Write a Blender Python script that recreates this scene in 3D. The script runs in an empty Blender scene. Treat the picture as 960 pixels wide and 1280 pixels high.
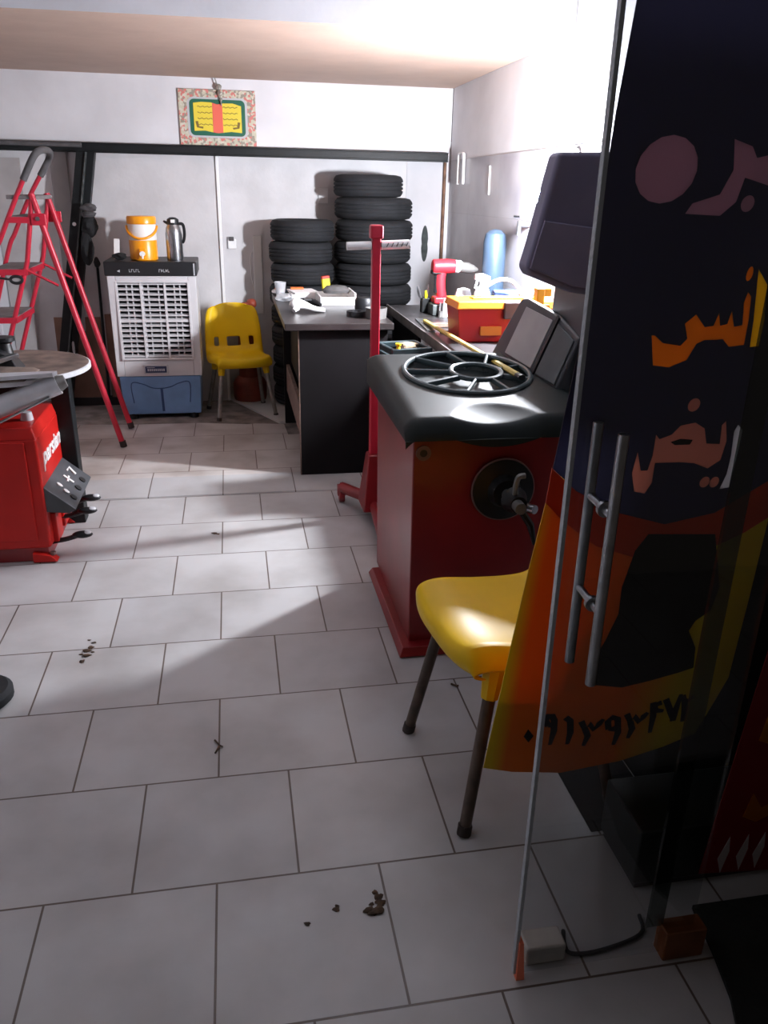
import bpy, bmesh, math, random
from mathutils import Vector, Matrix, Euler
random.seed(7)
C = bpy.context.scene.collection
PI = math.pi

# ------------------------------------------------------------------ materials
def lin(c):
    return tuple(((x/255)/12.92 if x/255 <= .04045 else (((x/255)+.055)/1.055)**2.4) for x in c)

def mat(name, rgb, rough=.5, metal=0.0, var=.0, scale=8.0, rgb2=None, bump=0.0, bscale=40.0, coat=0.0, emit=None, spec=.5):
    m = bpy.data.materials.new(name); m.use_nodes = True
    nt = m.node_tree; N = nt.nodes; L = nt.links
    b = N['Principled BSDF']
    c1 = lin(rgb) + (1,)
    b.inputs['Base Color'].default_value = c1
    b.inputs['Roughness'].default_value = rough
    b.inputs['Metallic'].default_value = metal
    b.inputs['Specular IOR Level'].default_value = spec
    b.inputs['Coat Weight'].default_value = coat
    tc = N.new('ShaderNodeTexCoord')
    if var or rgb2:
        n = N.new('ShaderNodeTexNoise'); n.inputs['Scale'].default_value = scale; n.inputs['Detail'].default_value = 5
        L.new(tc.outputs['Object'], n.inputs['Vector'])
        r = N.new('ShaderNodeValToRGB')
        r.color_ramp.elements[0].position = .35; r.color_ramp.elements[1].position = .65
        if rgb2 is None:
            rgb2 = tuple(max(0, x*(1-var)) for x in rgb)
        r.color_ramp.elements[0].color = lin(rgb2) + (1,)
        r.color_ramp.elements[1].color = c1
        L.new(n.outputs['Fac'], r.inputs['Fac']); L.new(r.outputs['Color'], b.inputs['Base Color'])
    if bump:
        n2 = N.new('ShaderNodeTexNoise'); n2.inputs['Scale'].default_value = bscale
        L.new(tc.outputs['Object'], n2.inputs['Vector'])
        bp = N.new('ShaderNodeBump'); bp.inputs['Strength'].default_value = bump; bp.inputs['Distance'].default_value = .01
        L.new(n2.outputs['Fac'], bp.inputs['Height']); L.new(bp.outputs['Normal'], b.inputs['Normal'])
    if emit:
        b.inputs['Emission Color'].default_value = emit[0] + (1,); b.inputs['Emission Strength'].default_value = emit[1]
    return m

def brick_mat(name, rgb, rgb2, mortar, bw, rh, ox, oy, ms=.004, rough=.3, axes='XY', offset=.5, dirt=None, dirtscale=3.0):
    m = bpy.data.materials.new(name); m.use_nodes = True
    nt = m.node_tree; N = nt.nodes; L = nt.links; b = N['Principled BSDF']
    tc = N.new('ShaderNodeTexCoord'); sp = N.new('ShaderNodeSeparateXYZ'); L.new(tc.outputs['Object'], sp.inputs[0])
    cb = N.new('ShaderNodeCombineXYZ')
    for k, (a, o) in enumerate(zip(axes, (ox, oy))):
        ad = N.new('ShaderNodeMath'); ad.operation = 'ADD'; ad.inputs[1].default_value = o
        L.new(sp.outputs[a], ad.inputs[0]); L.new(ad.outputs[0], cb.inputs[k])
    br = N.new('ShaderNodeTexBrick'); br.offset = offset; br.inputs['Scale'].default_value = 1
    br.inputs['Brick Width'].default_value = bw; br.inputs['Row Height'].default_value = rh
    br.inputs['Mortar Size'].default_value = ms; br.inputs['Mortar Smooth'].default_value = .3
    br.inputs['Color1'].default_value = lin(rgb) + (1,); br.inputs['Color2'].default_value = lin(rgb2) + (1,)
    br.inputs['Mortar'].default_value = lin(mortar) + (1,)
    L.new(cb.outputs[0], br.inputs['Vector'])
    n = N.new('ShaderNodeTexNoise'); n.inputs['Scale'].default_value = dirtscale; n.inputs['Detail'].default_value = 7
    L.new(tc.outputs['Object'], n.inputs['Vector'])
    r = N.new('ShaderNodeValToRGB'); r.color_ramp.elements[0].position = .3; r.color_ramp.elements[1].position = .6
    r.color_ramp.elements[0].color = lin(dirt or (215, 212, 210)) + (1,); r.color_ramp.elements[1].color = (1, 1, 1, 1)
    L.new(n.outputs['Fac'], r.inputs['Fac'])
    mx = N.new('ShaderNodeMix'); mx.data_type = 'RGBA'; mx.blend_type = 'MULTIPLY'; mx.inputs[0].default_value = 1
    L.new(br.outputs['Color'], mx.inputs[6]); L.new(r.outputs['Color'], mx.inputs[7])
    L.new(mx.outputs[2], b.inputs['Base Color'])
    b.inputs['Roughness'].default_value = rough
    bp = N.new('ShaderNodeBump'); bp.inputs['Strength'].default_value = .35; bp.inputs['Distance'].default_value = .003; bp.invert = True
    L.new(br.outputs['Fac'], bp.inputs['Height']); L.new(bp.outputs['Normal'], b.inputs['Normal'])
    return m

def vinyl(name, rgb, trans=None, rough=.45, tw=.5, rgb2=None, x0=0, x1=1):
    """printed banner fabric: part of the light falling on its back comes through"""
    m = bpy.data.materials.new(name); m.use_nodes = True
    nt = m.node_tree; N = nt.nodes; L = nt.links
    b = N['Principled BSDF']; b.inputs['Roughness'].default_value = rough
    b.inputs['Base Color'].default_value = lin(rgb) + (1,)
    t = N.new('ShaderNodeBsdfTranslucent'); t.inputs['Color'].default_value = lin(trans or rgb) + (1,)
    if rgb2:                                      # print that runs from a yellow rim into orange and back into yellow
        tc = N.new('ShaderNodeTexCoord'); sp = N.new('ShaderNodeSeparateXYZ'); L.new(tc.outputs['Object'], sp.inputs[0])
        mr = N.new('ShaderNodeMapRange'); mr.inputs['From Min'].default_value = x0; mr.inputs['From Max'].default_value = x1
        L.new(sp.outputs['X'], mr.inputs['Value'])
        r = N.new('ShaderNodeValToRGB'); e = r.color_ramp.elements
        e[0].position = .02; e[0].color = lin(rgb2) + (1,); e[1].position = .09; e[1].color = lin(rgb) + (1,)
        x = e.new(.60); x.color = lin(rgb) + (1,)
        x = e.new(.82); x.color = lin(rgb2) + (1,)
        L.new(mr.outputs[0], r.inputs['Fac']); L.new(r.outputs['Color'], b.inputs['Base Color']); L.new(r.outputs['Color'], t.inputs['Color'])
    mx = N.new('ShaderNodeMixShader'); mx.inputs[0].default_value = tw
    L.new(b.outputs[0], mx.inputs[1]); L.new(t.outputs[0], mx.inputs[2])
    L.new(mx.outputs[0], N['Material Output'].inputs['Surface'])
    return m

def glassy(name, tint, refl=.08, rough=.03, milk=0.0):
    m = bpy.data.materials.new(name); m.use_nodes = True
    nt = m.node_tree; N = nt.nodes; L = nt.links
    N.remove(N['Principled BSDF'])
    t = N.new('ShaderNodeBsdfTransparent'); t.inputs['Color'].default_value = tint + (1,)
    g = N.new('ShaderNodeBsdfGlossy'); g.inputs['Roughness'].default_value = rough
    lw = N.new('ShaderNodeLayerWeight'); pw = N.new('ShaderNodeMath'); pw.operation = 'POWER'; pw.inputs[1].default_value = 4
    f = N.new('ShaderNodeMath'); f.operation = 'MULTIPLY_ADD'; f.inputs[1].default_value = .5; f.inputs[2].default_value = refl*.5
    L.new(lw.outputs['Facing'], pw.inputs[0]); L.new(pw.outputs[0], f.inputs[0])
    mx = N.new('ShaderNodeMixShader'); L.new(f.outputs[0], mx.inputs[0])
    L.new(t.outputs[0], mx.inputs[1]); L.new(g.outputs[0], mx.inputs[2])
    out = mx
    if milk:
        d = N.new('ShaderNodeBsdfDiffuse'); d.inputs['Color'].default_value = (.85, .87, .9, 1)
        m2 = N.new('ShaderNodeMixShader'); m2.inputs[0].default_value = milk
        L.new(mx.outputs[0], m2.inputs[1]); L.new(d.outputs[0], m2.inputs[2]); out = m2
    L.new(out.outputs[0], N['Material Output'].inputs['Surface'])
    return m

M = dict(
    tile=brick_mat('floor_tile', (190, 189, 189), (182, 181, 182), (100, 88, 80), .368, .355, -.084, -1.042 + 3.55, 0.0030, .36, dirt=(222, 219, 217)),
    tile_rear=brick_mat('floor_tile_rear', (206, 199, 195), (198, 191, 187), (120, 100, 90), .368, .355, -.084, -1.042 + 3.55, .0032, .4, dirt=(200, 192, 186)),
    concrete=mat('bare_concrete', (158, 148, 142), .9, var=.3, scale=9, bump=.3),
    alcove_tile=mat('alcove_tile', (222, 220, 216), .35, var=.06, scale=5),
    wall=mat('white_wall', (226, 225, 229), .6, var=.06, scale=3, bump=.05),
    wall_dirty=mat('dirty_white_wall', (214, 212, 214), .6, var=.07, scale=4, bump=.08),
    marble=brick_mat('grey_marble', (186, 184, 188), (182, 180, 185), (168, 166, 170), .62, .36, .2, .12, .002, .3, axes='YZ', offset=0, dirt=(218, 216, 222)),
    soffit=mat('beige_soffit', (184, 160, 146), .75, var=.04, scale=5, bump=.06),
    steel_dark=mat('dark_green_steel', (20, 24, 26), .5, var=.35, scale=14, bump=.1, spec=.3),
    steel_edge=mat('worn_grey_steel', (92, 98, 98), .5, .3, var=.3, scale=20),
    black=mat('black_plastic', (22, 23, 26), .45),
    black_soft=mat('black_cloth', (17, 18, 20), .9, bump=.4, bscale=25),
    rubber=mat('tyre_rubber', (24, 26, 31), .85, var=.3, scale=20, bump=.1),
    redladder=mat('red_ladder_paint', (196, 38, 60), .35, var=.1, scale=6),
    greytread=mat('grey_rubber_tread', (128, 122, 122), .7, var=.2, scale=18),
    gripgrey=mat('grey_foam_grip', (84, 82, 84), .8, var=.15, scale=30),
    redmach=mat('bright_red_enamel', (192, 30, 24), .42, var=.08, scale=5, spec=.3),
    redbal=mat('deep_red_enamel', (136, 22, 28), .38, var=.12, scale=4, coat=.2),
    tray=mat('dark_teal_plastic', (26, 35, 36), .52, var=.15, scale=10, spec=.28),
    tray_in=mat('dark_teal_recess', (22, 29, 30), .5),
    chrome=mat('brushed_steel', (176, 178, 182), .28, .95, var=.15, scale=30),
    alu=mat('aluminium', (214, 215, 220), .4, .12, var=.1, scale=12),
    turntable=mat('worn_turntable_steel', (134, 118, 108), .55, .45, var=.35, scale=12),
    yellow=mat('yellow_plastic', (232, 190, 18), .42, var=.04, scale=6, spec=.22),
    leg=mat('grey_steel_leg', (160, 155, 148), .4, .5, var=.2, scale=20),
    leg_brown=mat('brown_steel_leg', (96, 80, 70), .5, .2, var=.3, scale=20),
    foot=mat('dark_foot_cap', (52, 42, 38), .7),
    cool_white=mat('cooler_white', (214, 212, 214), .4, var=.05, scale=6),
    cool_blue=mat('cooler_blue', (124, 164, 210), .4, var=.12, scale=5),
    cool_dark=mat('cooler_inside', (44, 46, 50), .8),
    cool_line=mat('cooler_seam_blue', (46, 74, 118), .6),
    badge=mat('badge_navy', (34, 48, 84), .35), badge_l=mat('badge_silver', (190, 192, 196), .4),
    orange=mat('orange_plastic', (246, 160, 18), .32, coat=.2), jugwhite=mat('jug_white', (236, 234, 230), .35),
    white=mat('white_plastic', (238, 238, 238), .35), offwhite=mat('off_white_card', (226, 224, 222), .6),
    paper=mat('white_paper', (236, 236, 238), .8), clear=glassy('clear_plastic', (.92, .93, .94), .1, .08, .28),
    desk=mat('black_brown_laminate', (20, 17, 19), .6, var=.2, scale=5, spec=.2), desktop=mat('dark_desk_top', (56, 50, 50), .3, var=.2, scale=5),
    chip=mat('bare_chipboard_edge', (128, 104, 92), .8, var=.25, scale=30),
    bench=mat('oily_bench_top', (58, 56, 58), .4, var=.4, scale=12), cart=mat('teal_cart_steel', (52, 68, 72), .4, .3, var=.2, scale=12),
    stick=mat('yellow_stick', (214, 190, 96), .5, var=.2, scale=18), drillred=mat('drill_red', (196, 40, 52), .4),
    boxred=mat('toolbox_red', (178, 30, 34), .4, var=.08, scale=6), boxorange=mat('toolbox_orange', (236, 140, 40), .4),
    boxdark=mat('toolbox_latch', (60, 48, 58), .5), boxlabel=mat('toolbox_label', (196, 112, 34), .6),
    blueroll=mat('blue_roll', (92, 128, 206), .6, var=.1, scale=20), bluecyl=mat('pale_blue_cylinder', (74, 94, 116), .35, .2, var=.08, scale=5),
    ltblue=mat('pale_blue_cloth', (126, 158, 176), .85, bump=.3), beige=mat('beige_rag', (178, 158, 130), .9, bump=.4),
    oval=mat('dark_grey_felt', (88, 86, 86), .85, var=.2, scale=20), tin=mat('dull_tin', (128, 126, 124), .5, .5, var=.2, scale=12),
    yellowbox=mat('yellow_carton', (228, 214, 30), .5), redcap=mat('red_cap', (206, 60, 44), .5), orangelabel=mat('orange_paper', (232, 124, 60), .6),
    trayring=mat('teal_ring_plastic', (72, 84, 86), .32), screen=mat('grey_display_pad', (162, 158, 156), .5, var=.06, scale=10), dispshell=mat('charcoal_shell', (58, 62, 66), .42, var=.12, scale=9),
    dispkey=mat('dark_key_panel', (72, 80, 82), .5, var=.15, scale=12),
    hood=mat('hazed_hood_plastic', (122, 118, 144), .5, var=.08, scale=6), hood_l=mat('lighter_hazed_hood_plastic', (136, 132, 158), .5, var=.08, scale=6),  # hood greys raised and tinted lilac to carry the lens haze
    panelgrey=mat('control_panel_grey', (74, 76, 80), .45, var=.1, scale=10), mark=mat('white_print', (232, 230, 228), .5),
    flange=mat('black_flange', (14, 14, 15), .45, .2), ringmetal=mat('scuffed_ring', (120, 92, 88), .5, .5),
    plywood=mat('brown_plywood', (140, 104, 86), .7, var=.25, scale=4), locker=mat('locker_white', (206, 208, 214), .45, var=.06, scale=4),
    pilaster=mat('grey_pilaster', (176, 172, 172), .6, var=.1, scale=5),
    rust=mat('rusty_pipe', (138, 104, 84), .7, .3, var=.3, scale=20), extred=mat('red_brown_paint', (150, 66, 48), .5, var=.2, scale=12),
    frame=None, green=mat('plaque_green', (20, 92, 70), .5), gold=mat('plaque_page_yellow', (226, 204, 64), .5), pagered=mat('plaque_red_gutter', (228, 104, 84), .5),
    silverwire=mat('silver_trinket', (170, 166, 158), .4, .7), ink=mat('brown_ink', (120, 96, 40), .6),
    frost=mat('ground_glass_edge', (168, 176, 182), .35, bump=.5, bscale=90),
    stone=mat('pale_stone', (214, 204, 192), .6, var=.15, scale=10), mat_dark=mat('dark_floor_mat', (24, 28, 24), .95, var=.3, scale=20, bump=.5, bscale=80),
    boxblack=mat('dark_green_cabinet', (22, 27, 26), .5, var=.3, scale=6), brownpatch=mat('bronze_fitting', (128, 74, 40), .45, .4, var=.2, scale=12),
    orangepatch=mat('orange_reflector', (232, 120, 84), .4), mud=mat('dried_mud', (88, 68, 52), .95, var=.4, scale=40, bump=.6),
    lampglass=mat('lit_bulb', (255, 255, 255), .4, emit=((.90, .93, 1.0), 3000.0)),
)

def plaque_frame_mat():
    m = bpy.data.materials.new('floral_plaque_border'); m.use_nodes = True
    nt = m.node_tree; N = nt.nodes; L = nt.links; b = N['Principled BSDF']; b.inputs['Roughness'].default_value = .5
    tc = N.new('ShaderNodeTexCoord'); v = N.new('ShaderNodeTexVoronoi'); v.inputs['Scale'].default_value = 75
    L.new(tc.outputs['Object'], v.inputs['Vector'])
    r = N.new('ShaderNodeValToRGB'); r.color_ramp.interpolation = 'CONSTANT'
    e = r.color_ramp.elements; e[0].position = 0; e[0].color = lin((204, 120, 112)) + (1,); e[1].position = .28; e[1].color = lin((196, 190, 168)) + (1,)
    x = e.new(.55); x.color = lin((150, 142, 128)) + (1,)
    x = e.new(.8); x.color = lin((206, 200, 184)) + (1,)
    sp = N.new('ShaderNodeSeparateColor'); L.new(v.outputs['Color'], sp.inputs[0]); L.new(sp.outputs[0], r.inputs['Fac'])
    L.new(r.outputs['Color'], b.inputs['Base Color'])
    return m
M['frame'] = plaque_frame_mat()

V_BLACK = vinyl('banner_black', (16, 14, 18), (124, 122, 150), tw=.34)
V_RED = vinyl('banner_red_orange', (200, 66, 24), tw=.2)
V_ORANGE = vinyl('banner_orange_to_yellow', (226, 118, 20), rgb2=(220, 196, 26), x0=-.25, x1=.26, tw=.25)
V_INK = vinyl('banner_ink', (13, 11, 12), (20, 18, 20), tw=.3)
V_PINK = vinyl('banner_pink', (206, 156, 142), tw=.75); V_YEL = vinyl('banner_yellow', (244, 206, 20), tw=.8); V_GOLD = vinyl('banner_gold', (232, 158, 44), tw=.8)
V_WHITE = vinyl('banner_white', (236, 234, 236), tw=.7); V_MAUVE = vinyl('banner_mauve', (196, 160, 172), tw=.6)
V_DEEPRED = vinyl('banner_deep_red', (120, 14, 20), tw=.2)
STRIP = glassy('smoked_glass_strip', (.42, .46, .44), .08, .05)
GLASS = glassy('door_glass', (.87, .89, .90), .08, .02)

# ------------------------------------------------------------------ mesh builder
def root_off(o):
    v = Vector((0, 0, 0))
    while o is not None:
        v += o.location; o = o.parent
    return v

class MB:
    def __init__(s): s.bm = bmesh.new(); s.mi = 0
    def _f(s, verts):
        try:
            f = s.bm.faces.new(verts); f.material_index = s.mi; return f
        except ValueError: return None
    def v(s, p): return s.bm.verts.new(p)
    def box(s, lo, hi, taper=None, rot=None):
        lo = Vector(lo); hi = Vector(hi); c = (lo+hi)/2
        P = []
        for z in (0, 1):
            for x, y in ((0, 0), (1, 0), (1, 1), (0, 1)):
                p = Vector((hi.x if x else lo.x, hi.y if y else lo.y, hi.z if z else lo.z))
                if taper and z: p.x = c.x+(p.x-c.x)*taper[0]; p.y = c.y+(p.y-c.y)*taper[1]
                if rot: p = rot @ (p-c)+c
                P.append(s.v(p))
        for q in ((3, 2, 1, 0), (4, 5, 6, 7), (0, 1, 5, 4), (1, 2, 6, 5), (2, 3, 7, 6), (3, 0, 4, 7)): s._f([P[i] for i in q])
        return s
    def hexa(s, P):           # 8 points: bottom loop then top loop
        P = [s.v(p) for p in P]
        for q in ((3, 2, 1, 0), (4, 5, 6, 7), (0, 1, 5, 4), (1, 2, 6, 5), (2, 3, 7, 6), (3, 0, 4, 7)): s._f([P[i] for i in q])
        return s
    def rings(s, rings, cap=True, closed=True, loop=False):
        R = [[s.v(p) for p in r] for r in rings]; n = len(R[0])
        pairs = list(zip(R[:-1], R[1:])) + ([(R[-1], R[0])] if loop else [])
        for a, b in pairs:
            for i in range(n if closed else n-1):
                j = (i+1) % n; s._f([a[i], a[j], b[j], b[i]])
        if cap and closed and not loop:
            s._f(list(reversed(R[0]))); s._f(R[-1])
        return s
    def tube(s, path, r, seg=10, closed=False, flat=1.0):
        path = [Vector(p) for p in path]; n = len(path)
        rr = r if isinstance(r, (list, tuple)) else [r]*n
        up = None; rings = []
        for i, p in enumerate(path):
            if closed: t = path[(i+1) % n]-path[i-1]
            else: t = path[min(i+1, n-1)]-path[max(i-1, 0)]
            t.normalize()
            if up is None:
                up = Vector((0, 0, 1)) if abs(t.z) < .9 else Vector((1, 0, 0))
            a = t.cross(up); a.normalize(); b = a.cross(t); up = b
            rings.append([p+a*math.cos(2*PI*k/seg)*rr[i]+b*math.sin(2*PI*k/seg)*rr[i]*flat for k in range(seg)])
        return s.rings(rings, loop=closed)
    def cyl(s, p0, p1, r0, r1=None, seg=20): return s.tube([p0, p1], [r0, r0 if r1 is None else r1], seg)
    def lathe(s, prof, c=(0, 0, 0), axis=(0, 0, 1), seg=32, sx=1, sy=1, loop=False):
        q = Vector((0, 0, 1)).rotation_difference(Vector(axis)); c = Vector(c)
        R = []
        for r, z in prof:
            R.append([c+q @ Vector((r*sx*math.cos(2*PI*k/seg), r*sy*math.sin(2*PI*k/seg), z)) for k in range(seg)])
        return s.rings(R, loop=loop)
    def prism(s, poly, fn, d0, d1):
        """polygon in 2D, fn(u,v,d) -> 3D, between depths d0 and d1"""
        a = [s.v(fn(u, v, d0)) for u, v in poly]; b = [s.v(fn(u, v, d1)) for u, v in poly]
        n = len(poly)
        s._f(list(reversed(a))); s._f(b)
        for i in range(n): j = (i+1) % n; s._f([a[i], a[j], b[j], b[i]])
        return s
    def sphere(s, c, r, sc=(1, 1, 1), seg=20, ring=12):
        c = Vector(c); R = []
        for i in range(1, ring):
            a = PI*i/ring
            R.append([c+Vector((r*sc[0]*math.sin(a)*math.cos(2*PI*k/seg), r*sc[1]*math.sin(a)*math.sin(2*PI*k/seg), -r*sc[2]*math.cos(a))) for k in range(seg)])
        return s.rings(R)
    def lump(s, c, r, sc=(1, 1, 1), amp=.25, seed=1, seg=18, ring=12):
        rnd = random.Random(seed); ph = [rnd.uniform(0, 6) for _ in range(6)]; c = Vector(c); R = []
        for i in range(ring+1):
            a = PI*(i+.02)/(ring+.04); row = []
            for k in range(seg):
                b = 2*PI*k/seg
                q = 1+amp*(math.sin(3*b+ph[0]+2*a)*.5+math.sin(2*b+ph[1]-3*a)*.4+math.sin(5*b+ph[2]+4*a)*.3)*math.sin(a)
                row.append(c+Vector((r*sc[0]*q*math.sin(a)*math.cos(b), r*sc[1]*q*math.sin(a)*math.sin(b), -r*sc[2]*math.cos(a)*(.8+.2*q))))
            R.append(row)
        return s.rings(R)
    def build(s, name, m, parent=None, bevel=0, seg=2, smooth=True, local=False, subsurf=0, solid=0, angle=38):
        bmesh.ops.recalc_face_normals(s.bm, faces=s.bm.faces)
        me = bpy.data.meshes.new(name)
        if parent is not None and not local: off = root_off(parent)
        elif parent is None and not local:
            xs = [v.co for v in s.bm.verts]
            off = Vector(((min(p.x for p in xs)+max(p.x for p in xs))/2, (min(p.y for p in xs)+max(p.y for p in xs))/2, min(p.z for p in xs)))
        else: off = Vector((0, 0, 0))
        for v in s.bm.verts: v.co -= off
        s.bm.to_mesh(me); s.bm.free()
        for mm in (m if isinstance(m, (list, tuple)) else [m]): me.materials.append(mm)
        if smooth:
            me.polygons.foreach_set('use_smooth', [True]*len(me.polygons)); me.set_sharp_from_angle(angle=math.radians(angle))
        o = bpy.data.objects.new(name, me); C.objects.link(o)
        if parent is not None: o.parent = parent
        elif not local: o.location = off
        if solid:
            md = o.modifiers.new('solid', 'SOLIDIFY'); md.thickness = solid; md.offset = 0
        if subsurf:
            md = o.modifiers.new('sub', 'SUBSURF'); md.levels = subsurf; md.render_levels = subsurf
        if bevel:
            md = o.modifiers.new('bevel', 'BEVEL'); md.width = bevel; md.segments = seg; md.limit_method = 'ANGLE'; md.angle_limit = math.radians(40)
            md.harden_normals = smooth
        return o

def tag(o, label, cat, group=None, kind=None):
    o['label'] = label; o['category'] = cat
    if group: o['group'] = group
    if kind: o['kind'] = kind
    return o
def thing(name, loc, label, cat, group=None, rz=0):
    o = bpy.data.objects.new(name, None); o.empty_display_size = .1; C.objects.link(o)
    o.location = loc; o.rotation_euler = (0, 0, rz); return tag(o, label, cat, group)
def struct(o, label=None):
    o['kind'] = 'structure'
    if label: o['label'] = label
    return o
def copy_tree(o, parent=None):
    c = o.copy(); C.objects.link(c)
    if parent is not None: c.parent = parent
    for ch in list(o.children): copy_tree(ch, c)
    return c
def box(name, lo, hi, m, parent=None, bevel=0, **k): return MB().box(lo, hi).build(name, m, parent, bevel, **k)
def ribbon(mb, pts, w, fn, d0, d1):
    pts = [Vector(p) for p in pts]; n = len(pts); L = []; R = []
    for i, p in enumerate(pts):
        t = (pts[min(i+1, n-1)]-pts[max(i-1, 0)])
        if t.length < 1e-6: t = Vector((1, 0))
        t.normalize(); nn = Vector((-t.y, t.x)); ww = (w[i] if isinstance(w, (list, tuple)) else w)/2
        L.append(p+nn*ww); R.append(p-nn*ww)
    for i in range(n-1):
        mb.prism([L[i], L[i+1], R[i+1], R[i]], fn, d0, d1)
def text_mesh(body, size, shear=0, offset=0, depth=.001):
    cu = bpy.data.curves.new('t', 'FONT'); cu.body = body; cu.size = size; cu.shear = shear; cu.offset = offset; cu.extrude = depth
    cu.align_x = 'CENTER'; cu.align_y = 'CENTER'
    o = bpy.data.objects.new('t', cu); C.objects.link(o)
    dg = bpy.context.evaluated_depsgraph_get(); dg.update()
    me = bpy.data.meshes.new_from_object(o.evaluated_get(dg))
    bpy.data.objects.remove(o); bpy.data.curves.remove(cu)
    me.materials.clear(); return me
def spline(pts, n=6):
    P = [Vector(p) for p in pts]; out = []
    for i in range(len(P)-1):
        a = P[max(i-1, 0)]; b = P[i]; c = P[i+1]; d = P[min(i+2, len(P)-1)]
        for k in range(n):
            t = k/n
            out.append(.5*((2*b)+(c-a)*t+(2*a-5*b+4*c-d)*t*t+(3*b-a-3*c+d)*t**3))
    out.append(P[-1]); return out

# ------------------------------------------------------------------ setting
XR, XL = 1.53, -2.3
f = MB().prism([(XL, -.6), (XR+1.2, -.6), (XR+1.2, 1.1), (XR, 1.1), (XR, 3.885), (XL, 3.885)], lambda u, v, d: Vector((u, v, d)), -.06, 0)
struct(f.build('floor', M['tile'], smooth=False, local=True), 'white rectangular floor tiles laid in staggered rows')
# low ramp across the tiles, then the dustier rear tiles up to their broken edge
f = MB(); prof = [(3.885, -.004), (3.89, .006), (4.15, .016)]
R = [[Vector((x, y, z)) for x in (XL, XR)] for y, z in prof]
f.rings(R, closed=False); 
struct(f.build('floor.001', M['tile'], smooth=False, local=True, solid=0), 'slightly raised strip of white floor tiles')
f = MB(); P = [(XL, 4.15), (XR, 4.15), (XR, 4.88), (.30, 4.92), (.29, 5.18), (.10, 5.215), (.06, 5.20), (-.25, 5.268), (-.72, 5.276), (-1.05, 5.32), (XL, 5.34)]
f.prism(P, lambda u, v, d: Vector((u, v, d+(.016-(v-4.15)*.014))), -.05, 0)
struct(f.build('floor.002', M['tile_rear'], smooth=False, local=True), 'dusty rear floor tiles with a broken far edge')
struct(box('floor.003', (XL, 4.8, -.1), (XR, 6.0, -.012), M['concrete'], local=True, smooth=False), 'bare concrete floor by the back wall')
f = MB().prism([(-.07, 5.96), (.262, 5.24), (1.5, 5.24), (1.5, 6.1), (-.07, 6.1)], lambda u, v, d: Vector((u, v, d)), -.05, .004)
struct(f.build('floor.004', M['alcove_tile'], smooth=False, local=True), 'pale tiled floor of the tyre alcove')

# right wall: grey marble below, white paint above
struct(box('wall_right', (XR, 1.5, -.06), (XR+.12, 5.9, 1.655), M['marble'], smooth=False, local=True), 'grey marble lower right wall')
struct(box('wall_right.001', (XR+.004, 1.5, 1.655), (XR+.12, 5.9, 2.85), M['wall'], smooth=False, local=True), 'white upper right wall')
struct(box('wall_left', (XL-.1, -.6, -.06), (XL, 6.0, 2.85), M['wall_dirty'], smooth=False, local=True))
struct(box('wall_back', (XL, 5.92, -.06), (-.06, 6.04, 1.70), M['wall_dirty'], smooth=False, local=True), 'scuffed white back wall behind the cooler')
struct(box('wall_bulkhead', (XL, 5.9, 1.69), (XR, 6.04, 2.12), M['wall'], smooth=False, local=True), 'white wall band above the steel beam')
struct(box('wall_alcove_left', (-.08, 6.04, -.06), (-.06, 6.06, 1.74), M['wall'], smooth=False, local=True))
struct(box('wall_alcove_back', (-.08, 6.05, -.06), (1.64, 6.15, 1.76), M['wall_dirty'], smooth=False, local=True), 'pale back wall of the tyre alcove')
f = MB().prism([(1.5, 5.895), (1.64, 5.895), (1.64, 6.06), (1.262, 6.06), (1.255, 6.045)], lambda u, v, d: Vector((u, v, d)), -.06, 1.69)
struct(f.build('wall_alcove_right', M['wall'], smooth=False, local=True), 'pale slanting side panel of the tyre alcove')
struct(box('ceiling', (-.08, 6.04, 1.70), (1.64, 6.15, 1.78), M['wall_dirty'], smooth=False, local=True))
# dropped slab: beige underside, white front
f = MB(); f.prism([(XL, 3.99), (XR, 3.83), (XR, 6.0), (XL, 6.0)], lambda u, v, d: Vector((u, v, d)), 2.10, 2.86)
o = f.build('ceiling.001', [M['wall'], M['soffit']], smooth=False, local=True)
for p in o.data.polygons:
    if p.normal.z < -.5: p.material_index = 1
struct(o, 'dropped ceiling slab with beige underside')
struct(box('ceiling.002', (XL, .9, 2.85), (XR+.1, 4.0, 2.93), M['wall'], smooth=False, local=True))
struct(box('wall_front', (XL-.1, .92, 2.35), (XR+.1, 1.02, 2.93), M['wall_dirty'], smooth=False, local=True))
# edge strips, beam, seams
o = MB().box((XL, 5.84, 1.645), (1.50, 5.9, 1.70)).box((XL, 5.835, 1.640), (1.50, 5.842, 1.652)).box((XL, 5.835, 1.69), (1.50, 5.842, 1.700))
struct(o.build('trim_1', M['steel_dark'], bevel=.003), 'dark steel beam under the white wall band')
struct(MB().cyl((XL, 5.82, 1.688), (-.9, 5.82, 1.682), .014).build('trim_2', M['gripgrey']), 'grey pipe along the steel beam')
struct(box('trim_3', (-.075, 5.905, -.01), (-.055, 5.925, 1.645), M['white'], bevel=.003), 'white corner strip at the alcove edge')
struct(MB().cyl((1.492, 5.885, 0), (1.492, 5.885, 1.64), .011).build('trim_4', M['rust']), 'thin rusty pipe on the alcove corner')
struct(box('trim_5', (-1.12, 5.895, 0), (-1.015, 5.925, 1.645), M['pilaster'], bevel=.004), 'grey pilaster behind the ladder')
struct(box('trim_6', (.155, 6.035, .60), (.215, 6.052, 1.14), M['offwhite'], bevel=.003), 'beige duct strip on the alcove wall')
struct(box('baseboard_back', (-1.25, 5.86, -.012), (-.78, 5.92, .045), M['black'], bevel=.003), 'dark base rail along the back wall')
o = MB(); sd = Vector((-.245, .15, 0)).normalized(); sn = Vector((-.15, -.245, 0)).normalized()
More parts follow.
